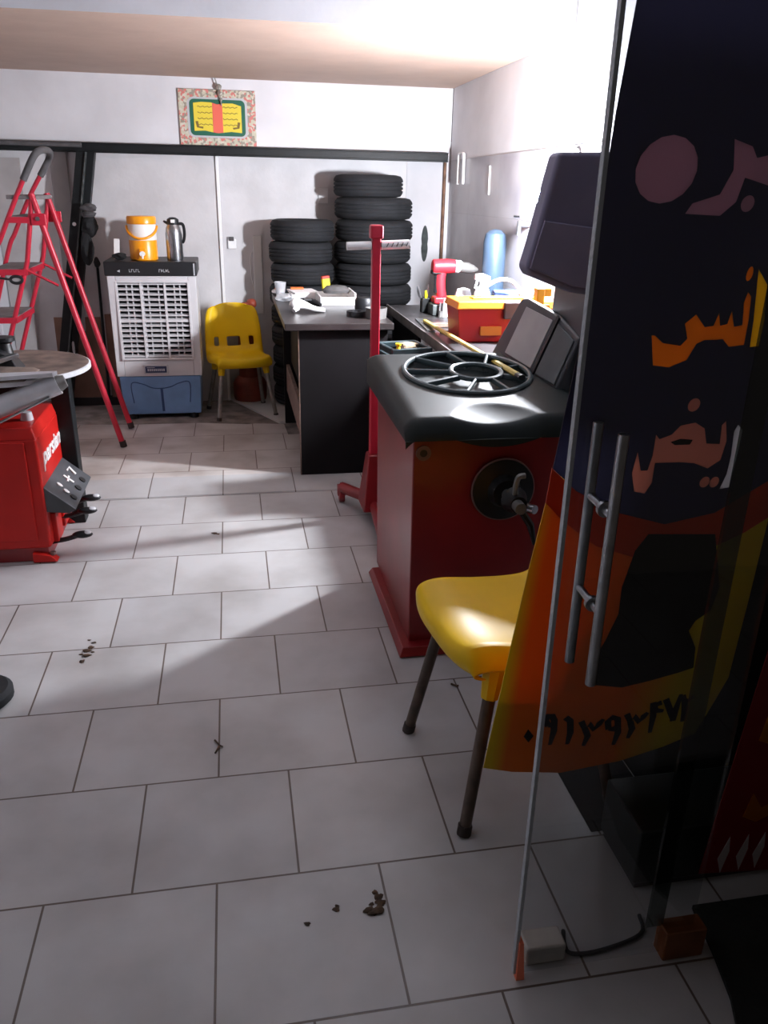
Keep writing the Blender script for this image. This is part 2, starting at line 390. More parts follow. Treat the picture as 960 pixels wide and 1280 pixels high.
o.prism([(.026*math.cos(a)*(1 if abs(math.sin(a)) > .2 else .8), 1.10+.125*math.sin(a)) for a in [2*PI*k/24 for k in range(24)]], lambda u, v, d: Vector((1.385, 5.9655, v))+sd*u+sn*d, -.002, .003)
struct(o.build('trim_7', M['steel_edge']), 'dark oval slot in the alcove side wall')
struct(MB().box((1.0, 1.5, -.02), (1.53, 1.72, 2.4)).build('gap_filler', M['boxblack'], bevel=.01), 'dark block added to keep the gap beside the entrance dark')  # added so that no lamplit wall shows in the gap
struct(MB().box((.40, .98, 2.02), (1.65, 1.16, 2.14)).build('trim_8', M['steel_dark'], bevel=.005), 'dark door header')
struct(MB().box((1.535, .98, -.02), (1.65, 1.5, 2.4)).build('trim_9', M['steel_dark'], bevel=.005), 'dark entrance jamb')

# ------------------------------------------------------------------ yellow shell chairs
def make_chair(loc, rz, label, legm, sc=1.0, scl=(1, 1, 1)):
    t = thing('shell_chair', loc, label, 'chair', rz=rz); t.scale = scl
    prof = spline([(-.200, .385, .178), (-.222, .412, .186), (-.210, .442, .192), (-.15, .449, .203), (-.05, .435, .213), (.06, .428, .213), (.125, .438, .21), (.165, .476, .207),
                   (.188, .535, .205), (.205, .62, .20), (.222, .71, .188), (.236, .775, .168), (.243, .805, .13)], 4)
    n = len(prof); bm = bmesh.new(); NC = 26
    G = []
    for i, p in enumerate(prof):
        y, z, w = p; s = i/(n-1); back = min(1, max(0, (s-.52)/.2)); seat = 1-back
        front = min(1, i/8)
        row = []
        for k in range(NC+1):
            a = -1+2*k/NC
            ee = max(0, (abs(a)-.84)/.16)
            xx = w*(a if abs(a) < .84 else math.copysign(.84+.16*math.sin(min(1, ee)*PI/2)*1.0, a))
            zz = z; yy = y
            zz += seat*front*(.028*abs(a)**3 - .062*ee**1.5)
            yy += -back*.045*a*a + back*.03*ee**2 + seat*.045*a**4*max(0, 1-s/.35)
            zz -= back*.028*max(0, (s-.85)/.15)*abs(a)**3
            row.append(bm.verts.new((xx*sc, yy*sc, zz*sc)))
        G.append(row)
    zc = [p[1] for p in prof]
    for i in range(n-1):
        for k in range(NC):
            a = -1+2*(k+.5)/NC; zm = (zc[i]+zc[i+1])/2; s = i/(n-1)
            if s > .5 and .485 < zm < .545 and (abs(a) < .2 or .5 < abs(a) < .72): continue
            bm.faces.new([G[i][k], G[i][k+1], G[i+1][k+1], G[i+1][k]])
    m = MB(); m.bm.free(); m.bm = bm
    m.build('seat_shell', M['yellow'], t, local=True, solid=.006, subsurf=1)
    # front and rear leg frames with their yellow sockets
    for sx in (-1, 1):
        for y0, y1, x1 in ((-.125, -.20, .205), (.10, .20, .205)):
            top = Vector((sx*.150, y0, .40)); bot = Vector((sx*x1, y1, .0))
            b = MB().tube([v*sc for v in (top, bot)], [.0155*sc, .0145*sc], 10)
            lg = b.build('leg', legm, t, local=True)
            q = bot+(top-bot)*.06
            MB().tube([v*sc for v in (bot, q)], .0175*sc, 10).build('foot_cap', M['foot'], lg, local=True)
            d = (bot-top).normalized()
            MB().tube([v*sc for v in (top+Vector((0, 0, .025)), top+d*.075)], [.030*sc, .021*sc], 8).build('leg_socket', M['yellow'], t, local=True)
    for yb in (-.125, .10): MB().tube([Vector((-.15, yb, .395))*sc, Vector((.15, yb, .395))*sc], .009*sc).build('crossbar', legm, t, local=True)
    return t
make_chair((.665, 1.685, 0), math.radians(-83), 'yellow plastic shell chair in front of the red balancing machine, on brown legs', M['leg_brown'], 1.02, (1, 1, 1.06))
make_chair((.022, 5.545, -.008), math.radians(12), 'yellow plastic shell chair beside the blue and white cooler, on thin grey legs', M['leg'], .90, (1.07, 1, 1))

# ------------------------------------------------------------------ evaporative cooler and what stands on it
t = thing('evaporative_cooler', (-.50, 5.58, -.012), 'white and blue evaporative cooler with a black top panel', 'cooler')
f = MB().hexa([(-.765, 5.42, .285), (-.236, 5.42, .285), (-.236, 5.80, .285), (-.765, 5.80, .285), (-.775, 5.40, .926), (-.226, 5.40, .926), (-.226, 5.80, .926), (-.775, 5.80, .926)])
# body as a frame around the grille opening
f = MB()
def trap(x0, x1, z0, z1, y0, y1):
    g = lambda z: 5.42-.02*(z-.285)/.64
    f.hexa([(x0, g(z0)+y0, z0), (x1, g(z0)+y0, z0), (x1, y1, z0), (x0, y1, z0), (x0, g(z1)+y0, z1), (x1, g(z1)+y0, z1), (x1, y1, z1), (x0, y1, z1)])
trap(-.772, -.722, .285, .926, 0, 5.80); trap(-.280, -.229, .285, .926, 0, 5.80)
trap(-.722, -.280, .285, .405, 0, 5.80); trap(-.722, -.280, .885, .926, 0, 5.80)
f.build('housing', M['cool_white'], t, bevel=.004)
box('inner_box', (-.722, 5.50, .405), (-.280, 5.78, .885), M['cool_dark'], t)
g = MB(); nz = 15
for k in range(nz):
    z = .417+.456*k/(nz-1); th = .0036 if k != 7 else .009
    g.hexa([(-.722, 5.412, z-th), (-.28, 5.412, z-th), (-.28, 5.45, z+.006-th), (-.722, 5.45, z+.006-th), (-.722, 5.412, z+th), (-.28, 5.412, z+th), (-.28, 5.45, z+.006+th), (-.722, 5.45, z+.006+th)])
for k in range(1, 3):
    x = -.722+.442*k/3; g.box((x-.006, 5.408, .405), (x+.006, 5.45, .885))
for k in range(1, 9):
    x = -.722+.442*k/9+(.008 if k % 2 else -.006); g.box((x-.003, 5.43, .405), (x+.0035, 5.47, .885))
g.build('grille', M['cool_white'], t)
rim = MB().box((-.73, 5.400, .40), (-.715, 5.43, .89)).box((-.287, 5.400, .40), (-.272, 5.43, .89)).box((-.73, 5.400, .395), (-.272, 5.43, .408)).box((-.73, 5.400, .882), (-.272, 5.43, .894))
rim.build('grille_frame', M['cool_white'], t, bevel=.003)
cp = box('control_panel', (-.782, 5.385, .926), (-.220, 5.80, 1.012), M['black'], t, bevel=.006)
e = MB(); e.prism([(-.705, .955), (-.687, .963), (-.687, .947)], lambda u, v, d: Vector((u, d, v)), 5.3835, 5.386)
e.build('panel_mark', M['badge_l'], cp, smooth=False)
rnd = random.Random(3)
for x0 in (-.632, -.452):
    e = MB()
    for k in range(5):
        x = x0+k*.0135
        e.box((x, 5.3835, .949), (x+.003, 5.386, .967)); e.box((x, 5.3835, .949+rnd.choice((0, .014))), (x+.010, 5.386, .953+rnd.choice((0, .014))))
    e.build('panel_mark', M['badge_l'], cp, smooth=False)
box('panel_edge', (-.240, 5.3835, .93), (-.232, 5.386, 1.002), M['badge_l'], cp)
tk = MB().hexa([(-.752, 5.45, .02), (-.252, 5.45, .02), (-.252, 5.78, .02), (-.752, 5.78, .02), (-.762, 5.425, .285), (-.240, 5.425, .285), (-.240, 5.79, .285), (-.762, 5.79, .285)]).build('water_tank', M['cool_blue'], t, bevel=.008)
e = MB()
ln = spline([(-.685, .10), (-.69, .235), (-.62, .232), (-.56, .205), (-.50, .20), (-.44, .21), (-.38, .236), (-.315, .236), (-.32, .10)], 5)
g = lambda u, v, d: Vector((u, 5.452-.027*(v-.02)/.265-d, v))
ribbon(e, [(p[0], p[1]) for p in ln], .006, g, -.002, .0022)
ribbon(e, [(-.50, .20), (-.498, .04)], .016, g, -.002, .0022)
e.build('tank_seam', M['cool_line'], tk)
for x, y in ((-.70, 5.48), (-.30, 5.48), (-.70, 5.74), (-.30, 5.74)):
    MB().cyl((x, y, -.012), (x, y, .025), .028, .03).build('caster_foot', M['black'], t)
bd = box('badge', (-.60, 5.408, .302), (-.445, 5.418, .362), M['badge_l'], t, bevel=.003)
box('badge_plate', (-.590, 5.4055, .311), (-.455, 5.41, .353), M['badge'], bd)
e = MB()
for k in range(9): e.box((-.576+k*.0125, 5.4045, .322), (-.568+k*.0125, 5.406, .337))
e.build('badge_lettering', M['badge_l'], bd)
box('badge_bar', (-.58, 5.4045, .343), (-.53, 5.406, .347), M['badge_l'], bd)

t = thing('water_jug', (-.545, 5.52, 1.013), 'orange and white round water jug on the cooler', 'water jug')
MB().lathe([(.001, 0), (.080, 0), (.085, .006), (.086, .115), (.083, .122), (.001, .122)], t.location).build('lower_body', M['orange'], t)
MB().lathe([(.081, .116), (.086, .125), (.086, .215), (.083, .225), (.001, .225)], t.location).build('upper_body', M['jugwhite'], t)
MB().lathe([(.086, .215), (.090, .22), (.090, .252), (.084, .262), (.001, .266)], t.location).build('lid', M['orange'], t)
MB().tube([(-.545-.092*math.cos(a), 5.52-.092*math.sin(a)*.98-.004, 1.215-.07*math.sin(a)) for a in [PI*k/24 for k in range(25)]], .0075).build('carry_handle', M['orange'], t)
MB().box((-.565, 5.425, 1.045), (-.525, 5.44, 1.085)).build('tap_plate', M['orange'], t, bevel=.003)
tp = MB().cyl((-.545, 5.43, 1.056), (-.545, 5.405, 1.056), .016).cyl((-.545, 5.408, 1.05), (-.545, 5.408, 1.028), .006).build('tap', M['white'], t)
t = thing('thermos_flask', (-.353, 5.52, 1.013), 'steel thermos flask with black handle on the cooler', 'thermos')
MB().lathe([(.001, 0), (.050, 0), (.052, .01), (.052, .16), (.045, .195), (.034, .215), (.033, .235), (.001, .236)], t.location).build('flask_body', M['chrome'], t)
MB().lathe([(.034, .212), (.037, .218), (.036, .245), (.02, .256), (.001, .258)], t.location).build('stopper', M['black'], t)
MB().tube(spline([(-.385, 5.52, 1.235), (-.402, 5.52, 1.242), (-.41, 5.52, 1.249)]), [.012, .011, .010, .009, .009, .008, .008, .007, .007, .007, .006, .006, .006], 8).build('spout', M['black'], t)
MB().tube(spline([(-.322, 5.515, 1.232), (-.293, 5.51, 1.228), (-.285, 5.505, 1.18), (-.292, 5.505, 1.135), (-.303, 5.51, 1.12)]), .0075, 8, flat=1.3).build('handle', M['black'], t)
MB().box((-.365, 5.480, 1.238), (-.340, 5.487, 1.258)).build('release_button', M['white'], t, bevel=.003)
rot = Euler((-.25, .08, .1)).to_matrix()
tag(MB().box((-.725, 5.50, 1.016), (-.69, 5.508, 1.14), rot=rot).build('white_card', M['offwhite'], bevel=.002), 'narrow white card propped up at the left end of the cooler top', 'card')
tag(MB().lump((-.685, 5.45, 1.038), .036, (1.1, .8, .62), .35, 4).build('black_pouch', M['black_soft']), 'small black lump between the white card and the water jug', 'pouch')

# ------------------------------------------------------------------ step ladder
t = thing('step_ladder', (-1.05, 4.95, 0), 'red steel step ladder with grey grip, standing left of the cooler', 'ladder')
YN, YF = 4.76, 5.17
def rail(name, pts, r=.0125, m='redladder', **k): return MB().tube(pts, r, 10).build(name, M[m], t, **k)
for Y, xt in ((YN, -1.005), (YF, -1.01)):
    rail('support_leg', [(xt-.01, Y, 1.40), (-.685, Y, .01)], .0165)
    rail('rear_upright', [(-1.01, Y, 1.40), (-1.08, Y, 1.06), (-1.46, Y, .0)], .013)
    MB().cyl((-.69, Y, .045), (-.683, Y, .008), .0195).build('foot_cap', M['foot'], t)
    MB().tube([(-1.085, Y, 1.015), (-.935, Y, .935)], .012, 8, flat=.6).build('spreader', M['redladder'], t)
loop = spline([(-1.62, YN, .0), (-1.275, YN, 1.0), (-1.19, YN, 1.19), (-1.065, YN, 1.43), (-.98, YN+.01, 1.58), (-.955, YN+.10, 1.615), (-.955, YN+.30, 1.615), (-.98, YF-.01, 1.58), (-1.10, YF, 1.40), (-1.215, YF, 1.19), (-1.30, YF, 1.0), (-1.64, YF, 0)], 6)
rail('front_rail', loop, .0125)
MB().tube(spline([(-1.045, YN, 1.465), (-.98, YN+.01, 1.58), (-.955, YN+.10, 1.615), (-.955, YN+.30, 1.615), (-.98, YF-.01, 1.58), (-1.04, YF, 1.49)], 6), .018, 10).build('grip', M['gripgrey'], t)
MB().box((-1.14, YN-.005, 1.372), (-.99, YF+.005, 1.392)).build('platform', M['greytread'], t, bevel=.003)
for z in (1.285, 1.02, .765, .51, .255):
    xf = -1.08-(1.06-min(1.06, z))*.358 if z < 1.06 else -1.045
    xb = -1.275-(1.0-z)*.345 if z < 1.0 else -1.275+(z-1.0)*.45
    s_ = MB().box((xb, YN-.012, z-.03), (xf+.012, YN+.004, z)).box((xb, YF-.004, z-.03), (xf+.012, YF+.012, z)).box((xf, YN, z-.03), (xf+.012, YF, z)).box((xb, YN, z-.03), (xb+.012, YF, z)).build('tread_frame', M['redladder'], t)
    MB().box((xb, YN, z-.004), (xf+.006, YF, z+.004)).build('tread_pad', M['greytread'], s_)
box('hinge_bracket', (-1.03, YF+.01, 1.245), (-.955, YF+.018, 1.305), M['redladder'], t, bevel=.004)
b = box('hinge_bracket', (-1.03, YN-.018, 1.245), (-.955, YN-.01, 1.305), M['redladder'], t, bevel=.004)
MB().cyl((-.995, YN-.024, 1.278), (-.995, YN-.016, 1.278), .011).build('hinge_bolt', M['chrome'], b)
t = thing('ring_spanner', (-1.165, 4.72, .955), 'black ring spanner hooked on a ladder tread', 'spanner')
MB().tube([(-1.145+.030*math.cos(a), 4.745, .967+.018*math.sin(a)) for a in [2*PI*k/20 for k in range(20)]], .008, 8, closed=True).build('ring', M['black'], t)
MB().tube([(-1.17, 4.745, .968), (-1.30, 4.745, .985)], .010, 8, flat=.6).build('shaft', M['black'], t)

# ------------------------------------------------------------------ leaning post and things by the left back wall
t = thing('steel_post', (-1.11, 5.79, -.01), 'dark green steel I-beam post leaning against the beam', 'post')
def post(x0, x1, y0, y1, zt=1.64):
    # follows the lean: offset in X from foot to head
    d = .338
    return MB().hexa([(x0-d-.0, y0, -.012), (x1-d, y0, -.012), (x1-d, y1, -.012), (x0-d, y1, -.012), (x0, y0, zt), (x1, y0, zt), (x1, y1, zt), (x0, y1, zt)])
post(-.925, -.868, 5.74, 5.83).build('flange', M['steel_dark'], t, bevel=.003)
post(-.868, -.860, 5.725, 5.83).build('web_edge', M['steel_edge'], t)
post(-.860, -.815, 5.76, 5.83).build('flange', M['steel_dark'], t, bevel=.003)
MB().cyl((-.985, 5.738, 1.213), (-.985, 5.742, 1.213), .012).build('paint_spot', M['white'], t)
MB().lump((-1.085, 5.752, .42), .018, (.5, .3, 2.4), .5, 3).build('paint_spot', M['badge_l'], t)
t = thing('work_gloves', (-.83, 5.74, 1.05), 'black rags bundled and hung on the dark leaning post', 'rags')
MB().lump((-.885, 5.690, 1.205), .075, (.62, .5, .95), .4, 12).lump((-.915, 5.685, 1.07), .07, (.55, .45, 1.55), .3, 5).build('rag', M['black_soft'], t)
MB().lump((-.872, 5.665, 1.315), .045, (1.0, .7, .6), .4, 8).lump((-.878, 5.660, 1.275), .04, (1.1, .6, .5), .4, 9).build('knot', M['gripgrey'], t)
t = thing('thin_rod', (-.885, 5.86, .03), 'thin dark rod leaning on the back wall left of the cooler', 'rod')
MB().tube([(-.905, 5.86, .045), (-.895, 5.9, .95)], .009, 8).build('shaft', M['steel_dark'], t)
MB().lump((-.894, 5.885, .965), .024, (.8, .6, 1.5), .25, 6).build('head', M['black'], t)
tag(MB().hexa([(-1.22, 5.87, .045), (-.915, 5.87, .045), (-.915, 5.885, .045), (-1.22, 5.885, .045), (-1.22, 5.90, .60), (-.915, 5.90, .60), (-.915, 5.915, .60), (-1.22, 5.915, .60)]).build('plywood_sheet', M['plywood'], bevel=.001), 'brown plywood sheet leaning low on the back wall', 'board')
tag(MB().hexa([(-.885, 5.87, .045), (-.79, 5.87, .045), (-.79, 5.885, .045), (-.885, 5.885, .045), (-.885, 5.902, .62), (-.79, 5.902, .62), (-.79, 5.915, .62), (-.885, 5.915, .62)]).build('plywood_offcut', M['plywood'], bevel=.001), 'narrow brown plywood offcut between the thin rod and the cooler', 'board')
t = thing('metal_locker', (-1.80, 5.74, -.012), 'white metal locker behind the ladder at the left edge', 'locker')
box('carcass', (-2.10, 5.63, -.012), (-1.485, 5.90, 1.22), M['locker'], t, bevel=.006)
for z0, z1 in ((.03, .41), (.42, .80), (.81, 1.19)):
    d = box('door', (-2.08, 5.615, z0), (-1.50, 5.632, z1), M['locker'], t, bevel=.003)
    MB().box((-1.535, 5.60, z1-.13), (-1.522, 5.616, z1-.06)).build('latch', M['steel_edge'], d, bevel=.002)
tag(MB().hexa([(-1.48, 5.86, 0), (-1.36, 5.86, 0), (-1.36, 5.875, 0), (-1.48, 5.875, 0), (-1.48, 5.895, 1.6), (-1.30, 5.895, 1.6), (-1.30, 5.91, 1.6), (-1.48, 5.91, 1.6)]).build('metal_sheet', M['pilaster']), 'tall grey metal sheet leaning on the back wall behind the ladder', 'sheet')

# ------------------------------------------------------------------ tyre changer (left)
t = thing('tyre_changer', (-1.15, 3.45, 0), 'bright red tyre changer with grey turntable at the left edge', 'tyre changer')
f = MB().hexa([(-1.62, 3.19, .06), (-.785, 3.19, .06), (-.785, 3.66, .06), (-1.62, 3.66, .06), (-1.62, 3.19, .525), (-.785, 3.19, .525), (-.785, 3.66, .525), (-1.62, 3.66, .525)])
f.build('cabinet', M['redmach'], t, bevel=.012, seg=3)
MB().hexa([(-1.62, 3.19, .52), (-.785, 3.19, .52), (-.785, 3.66, .52), (-1.62, 3.66, .52), (-1.62, 3.21, .568), (-.80, 3.21, .568), (-.80, 3.64, .568), (-1.62, 3.64, .568)]).build('top_cover', M['redmach'], t, bevel=.006)
box('front_panel', (-1.56, 3.180, .10), (-.83, 3.192, .515), M['redmach'], t, bevel=.004)
MB().box((-1.6, 3.2, 0), (-.80, 3.64, .065)).build('plinth', M['redbal'], t, bevel=.005)
for y in (3.20, 3.62):
    fo = MB().hexa([(-.86, y-.025, .004), (-.765, y-.025, .004), (-.765, y+.025, .004), (-.86, y+.025, .004), (-.86, y-.02, .045), (-.79, y-.02, .03), (-.79, y+.02, .03), (-.86, y+.02, .045)]).build('foot', M['redmach'], t, bevel=.003)
    MB().lathe([(.001, .0), (.013, 0), (.013, .012), (.001, .012)], (-.785, y, .028), seg=6).build('anchor_bolt', M['ringmetal'], fo)
w = MB().hexa([(-.79, 3.20, .215), (-.70, 3.20, .205), (-.70, 3.60, .205), (-.79, 3.60, .215), (-.79, 3.20, .325), (-.672, 3.20, .222), (-.672, 3.60, .222), (-.79, 3.60, .325)]).build('control_panel', M['panelgrey'], t, bevel=.003)
g = lambda u, v, d: Vector((-.785+v*.118+d*.66, 3.20+u*.40, .3245-v*.1025+d*.75))
e = MB()
for u, v, L_ in ((.78, .30, 0), (.55, .36, 1), (.28, .40, 2)):
    if L_ == 0: ribbon(e, [(u-.06, v), (u+.06, v+.0), (u+.0, v+.25)], .05, g, -.002, .002)
    elif L_ == 1: ribbon(e, [(u-.07, v+.1), (u+.07, v+.05)], .05, g, -.002, .002); ribbon(e, [(u, v-.08), (u, v+.25)], .04, g, -.002, .002)
    else:
        e.prism([(u+.03*math.cos(a), v-.08+.09*math.sin(a)) for a in [2*PI*k/10 for k in range(10)]], g, -.002, .002)
        e.prism([(u-.04+.03*math.cos(a), v+.15+.09*math.sin(a)) for a in [2*PI*k/10 for k in range(10)]], g, -.002, .002)
e.build('pictograms', M['mark'], w)
e = MB()
for u in (.22, .5, .76): e.prism([(u+.045*math.cos(a), .78+.10*math.sin(a)) for a in [2*PI*k/12 for k in range(12)]], g, -.002, .002)
e.build('button_marks', M['black'], w)
me = text_mesh('parsian', .135, .25, .0035, .0015); me.materials.append(M['mark'])
o = bpy.data.objects.new('brand_lettering', me); C.objects.link(o); o.parent = t
o.location = Vector((-.7835, 3.425, .425))-t.location; o.rotation_euler = Euler((PI/2, 0, PI/2)); o.scale = (.88, .72, 1)
# pedals
for y, z, dz in ((3.55, .115, .012), (3.43, .10, .0), (3.27, .055, .0)):
    p = MB().tube(spline([(-.80, y, z), (-.745, y, z+.008), (-.70, y, z+.02)], 4), .011, 8).build('pedal', M['black'], t)
    MB().lump((-.675, y, z+.026), .036, (1.15, .62, .42), .05, 2).build('pedal_pad', M['black'], p)
    MB().lump((-.655, y, z+.034), .022, (.8, .75, .35), .03, 2).build('pedal_wear', M['alu'], p)
MB().box((-.80, 3.25, .06), (-.765, 3.35, .19)).box((-.80, 3.42, .06), (-.77, 3.58, .19)).build('pedal_guide', M['redmach'], t, bevel=.006)
# turntable, clamping cylinder, jaws
MB().lathe([(.001, -.012), (.335, -.012), (.34, -.006), (.34, .006), (.335, .012), (.001, .012)], (-.955, 3.55, .735), seg=56).build('turntable', M['turntable'], t)
MB().lathe([(.337, -.0115), (.3425, -.008), (.3425, .008), (.337, .0115)], (-.955, 3.55, .735), seg=56).build('turntable_rim', M['alu'], t)
MB().cyl((-.955, 3.55, .55), (-.955, 3.55, .73), .07, .09).build('spindle', M['steel_dark'], t)
MB().cyl((-.84, 3.33, .56), (-.84, 3.33, .60), .026, .020).build('air_fitting', M['alu'], t)
rot = Euler((0, math.radians(-24), math.radians(-10))).to_matrix()
a0, a1 = Vector((-1.02, 3.23, .605)), Vector((-.695, 3.285, .722))
MB().tube([a0, a1], .042, 20).build('clamp_cylinder', M['alu'], t)
MB().tube([a1, a1+(a1-a0).normalized()*.03], [.034, .024], 12).build('cylinder_cap', M['tin'], t)
MB().tube([a0+Vector((.06, -.04, -.035)), a1+Vector((-.03, -.04, -.045))], .005, 8).build('tie_rod', M['chrome'], t)
MB().hexa([(-1.05, 3.19, .748), (-.70, 3.235, .758), (-.69, 3.275, .758), (-1.05, 3.30, .748), (-1.05, 3.19, .762), (-.70, 3.235, .775), (-.69, 3.275, .775), (-1.05, 3.30, .762)]).build('slide_bar', M['alu'], t, bevel=.002)
MB().hexa([(-1.30, 3.16, .735), (-.80, 3.22, .745), (-.78, 3.42, .75), (-1.30, 3.42, .74), (-1.30, 3.17, .775), (-.83, 3.235, .762), (-.80, 3.40, .765), (-1.30, 3.40, .79)]).build('slide_cover', M['turntable'], t, bevel=.006)
j = MB().hexa([(-.96, 3.40, .745), (-.86, 3.40, .745), (-.86, 3.52, .745), (-.96, 3.52, .745), (-.945, 3.42, .83), (-.89, 3.42, .80), (-.89, 3.50, .80), (-.945, 3.50, .83)]).build('jaw', M['black'], t, bevel=.004)
MB().hexa([(-.985, 3.36, .775), (-.955, 3.36, .775), (-.86, 3.43, .80), (-.87, 3.46, .80), (-.985, 3.36, .80), (-.955, 3.36, .795), (-.86, 3.43, .815), (-.87, 3.46, .815)]).build('jaw_tip', M['chrome'], j, bevel=.003)
MB().lathe([(.001, 0), (.035, 0), (.028, .045), (.045, .055), (.045, .07), (.001, .075)], (-.93, 3.50, .80), seg=14).build('jaw_knob', M['black'], j)
MB().box((-.80, 3.60, .0), (-.72, 3.68, .70)).build('rear_strut', M['steel_dark'], t, bevel=.005)
# a round rim lies at the left frame edge
t = thing('rubber_roller', (-.81, 2.20, 0), 'dark rubber-tyred caster wheel lying at the left frame edge', 'wheel')
MB().lathe([(.05, .004), (.085, 0), (.098, .012), (.098, .034), (.085, .046), (.05, .042)], t.location, seg=28, loop=True).build('tyre', M['rubber'], t)
MB().lathe([(.001, .008), (.052, .008), (.055, .022), (.052, .036), (.001, .036)], t.location, seg=20).build('hub', M['tin'], t)

# ------------------------------------------------------------------ tyres in the alcove
def tyre_mesh(R, w):
    r = R*.62; prof = []
    pts = [(r, .10), (r+.01, .02), (R*.80, .0), (R*.93, .05), (R*.985, .17), (R, .24)]
    for x, y in pts: prof.append((x, y*w))
    for gpos in (.33, .5, .67):
        prof += [(R, (gpos-.03)*w), (R-.008, (gpos-.022)*w), (R-.008, (gpos+.022)*w), (R, (gpos+.03)*w)]
    for x, y in reversed(pts): prof.append((x, w-y*w))
    return prof
g1 = MB().lathe(tyre_mesh(.217, .1385), seg=44, loop=True)
names = ['topmost', 'second from the top', 'third from the top', 'fourth from the top', 'fifth from the top', 'sixth from the top', 'seventh from the top', 'eighth from the top', 'lowest', 'tenth', 'lowest']
base = g1.build('car_tyre', M['rubber'], local=True)
sub = bpy.data.meshes  # shared mesh for the short stack
for k in range(9):
    o = base if k == 0 else base.copy()
    if k: C.objects.link(o)
    z = 1.262-.1395*(k+1)
    o.location = (.478+random.uniform(-.006, .004) if k > 3 else .480+(.004, -.010, .0, -.012)[k], 5.775, z)
    o.rotation_euler = (0, 0, k*.7)
    tag(o, 'black tyre, %s of the shorter stack behind the desk' % names[k], 'tyre', 'tyres in the shorter stack')
b2 = MB().lathe(tyre_mesh(.266, .1395), seg=44, loop=True).build('car_tyre', M['rubber'], local=True)
b3 = MB().lathe(tyre_mesh(.235, .1395), seg=44, loop=True).build('car_tyre', M['rubber'], local=True)
cnt = 11
for k in range(cnt):
    if k == 0: o = b3
    else:
        o = b2 if k == 1 else b2.copy()
        if k > 1: C.objects.link(o)
    o.location = (.935 if k == 0 else .972+(0, 0, .006, -.004, .004, .008, -.003, 0, .005, 0, 0)[k], 5.772, 1.549-.1405*(k+1)); o.rotation_euler = (0, 0, k*1.1)
    nm = 'smaller tyre, topmost' if k == 0 else 'tyre, ' + ('lowest' if k == cnt-1 else names[k] if k < 8 else ('ninth from the top' if k == 8 else 'second from the bottom'))
    tag(o, 'black %s of the taller stack behind the red pole' % nm, 'tyre', 'tyres in the taller stack')

# alcove wall fittings
t = thing('wall_switch', (.005, 6.03, 1.05), 'white wall switch with a dark key in the tyre alcove', 'switch')
box('switch_plate', (-.018, 6.03, 1.05), (.038, 6.049, 1.115), M['white'], t, bevel=.003)
box('switch_key', (-.010, 6.02, 1.103), (.023, 6.035, 1.130), M['gripgrey'], t, bevel=.002)
tag(MB().tube(spline([(.20, 6.046, 1.03), (.140, 6.044, 1.02), (.136, 6.044, .86), (.156, 6.045, .77), (.162, 6.046, .69)], 6), .0035, 6).build('wall_cable', M['offwhite']), 'thin loose cable hanging down the alcove wall left of the tyres', 'cable')
tag(box('wall_paper', (.625, 6.036, 1.36), (.69, 6.049, 1.46), M['paper']), 'small white sheet stuck on the alcove wall left of the tall tyre stack', 'paper')
t = thing('oil_canister', (.085, 5.90, 0), 'red-brown upright canister behind the yellow chair near the desk', 'canister')
MB().lathe([(.001, 0), (.115, 0), (.12, .02), (.12, .12), (.105, .15), (.075, .17), (.07, .50), (.055, .545), (.02, .56), (.001, .56)], (.09, 5.90, .004), seg=28).build('body', M['extred'], t)
MB().lathe([(.001, 0), (.045, 0), (.048, .06), (.001, .06)], (.09, 5.90, .56)).build('neck_band', M['white'], t)
MB().lump((.075, 5.89, .66), .045, (1, .8, .9), .15, 2).lump((.125, 5.90, .69), .042, (.9, .8, .8), .15, 3).build('valve_cap', M['extred'], t)

# ------------------------------------------------------------------ desk and what lies on it
t = thing('office_desk', (.5, 4.7, .008), 'black desk with a dark brown top in front of the tyre stacks', 'desk')
MB().box((.245, 4.07, .79), (.80, 5.36, .825)).build('desk_top', M['desktop'], t, bevel=.004)
ep = box('end_panel', (.318, 4.105, .008), (.70, 4.135, .79), M['desk'], t, bevel=.002)
box('panel_edge', (.3135, 4.105, .008), (.3178, 4.135, .79), M['chip'], ep)
MB().box((.70, 4.105, .55), (.775, 4.135, .79)).build('apron', M['desk'], t, bevel=.002)
box('end_panel', (.30, 5.17, .008), (.75, 5.20, .79), M['desk'], t, bevel=.002)
box('modesty_panel', (.70, 4.135, .25), (.72, 5.17, .79), M['desk'], t)
box('stretcher_board', (.315, 4.135, .23), (.335, 5.17, .40), M['chip'], t)
box('drawer_unit', (.345, 4.45, .42), (.68, 5.15, .79), M['desk'], t, bevel=.003)
# glass tumbler in a plastic bag, papers, cartons ...
t = thing('plastic_tumbler', (.292, 5.20, .825), 'clear plastic tumbler at the far left corner of the desk', 'tumbler')
MB().lathe([(.026, 0), (.037, .085), (.035, .085), (.024, .004), (.001, .004), (.001, 0)], (.292, 5.20, .826), seg=20).build('cup_wall', M['clear'], t)
tag(MB().lump((.30, 4.93, .850), .055, (.8, 1.3, .42), .45, 21, 26, 16).build('plastic_bag', M['clear']), 'crumpled clear plastic bag by the tumbler on the desk', 'bag')
t = thing('paper_bundle', (.24, 5.27, .825), 'small off-white paper bundle with an orange print at the desk corner', 'papers')
MB().lump((.285, 5.29, .842), .04, (1.1, .8, .42), .2, 3).build('wrapper', M['paper'], t)
MB().box((.262, 5.262, .858), (.302, 5.30, .864)).build('print_patch', M['orangelabel'], t)
t = thing('paper_stack', (.44, 5.14, .825), 'stack of white papers with an orange slip at the back of the desk', 'papers')
for k in range(4):
    MB().box((.335+k*.006, 5.05, .826+k*.009), (.545-k*.01, 5.28, .834+k*.009), rot=Euler((0, 0, .12*k-.2)).to_matrix()).build('sheet', M['paper'], t)
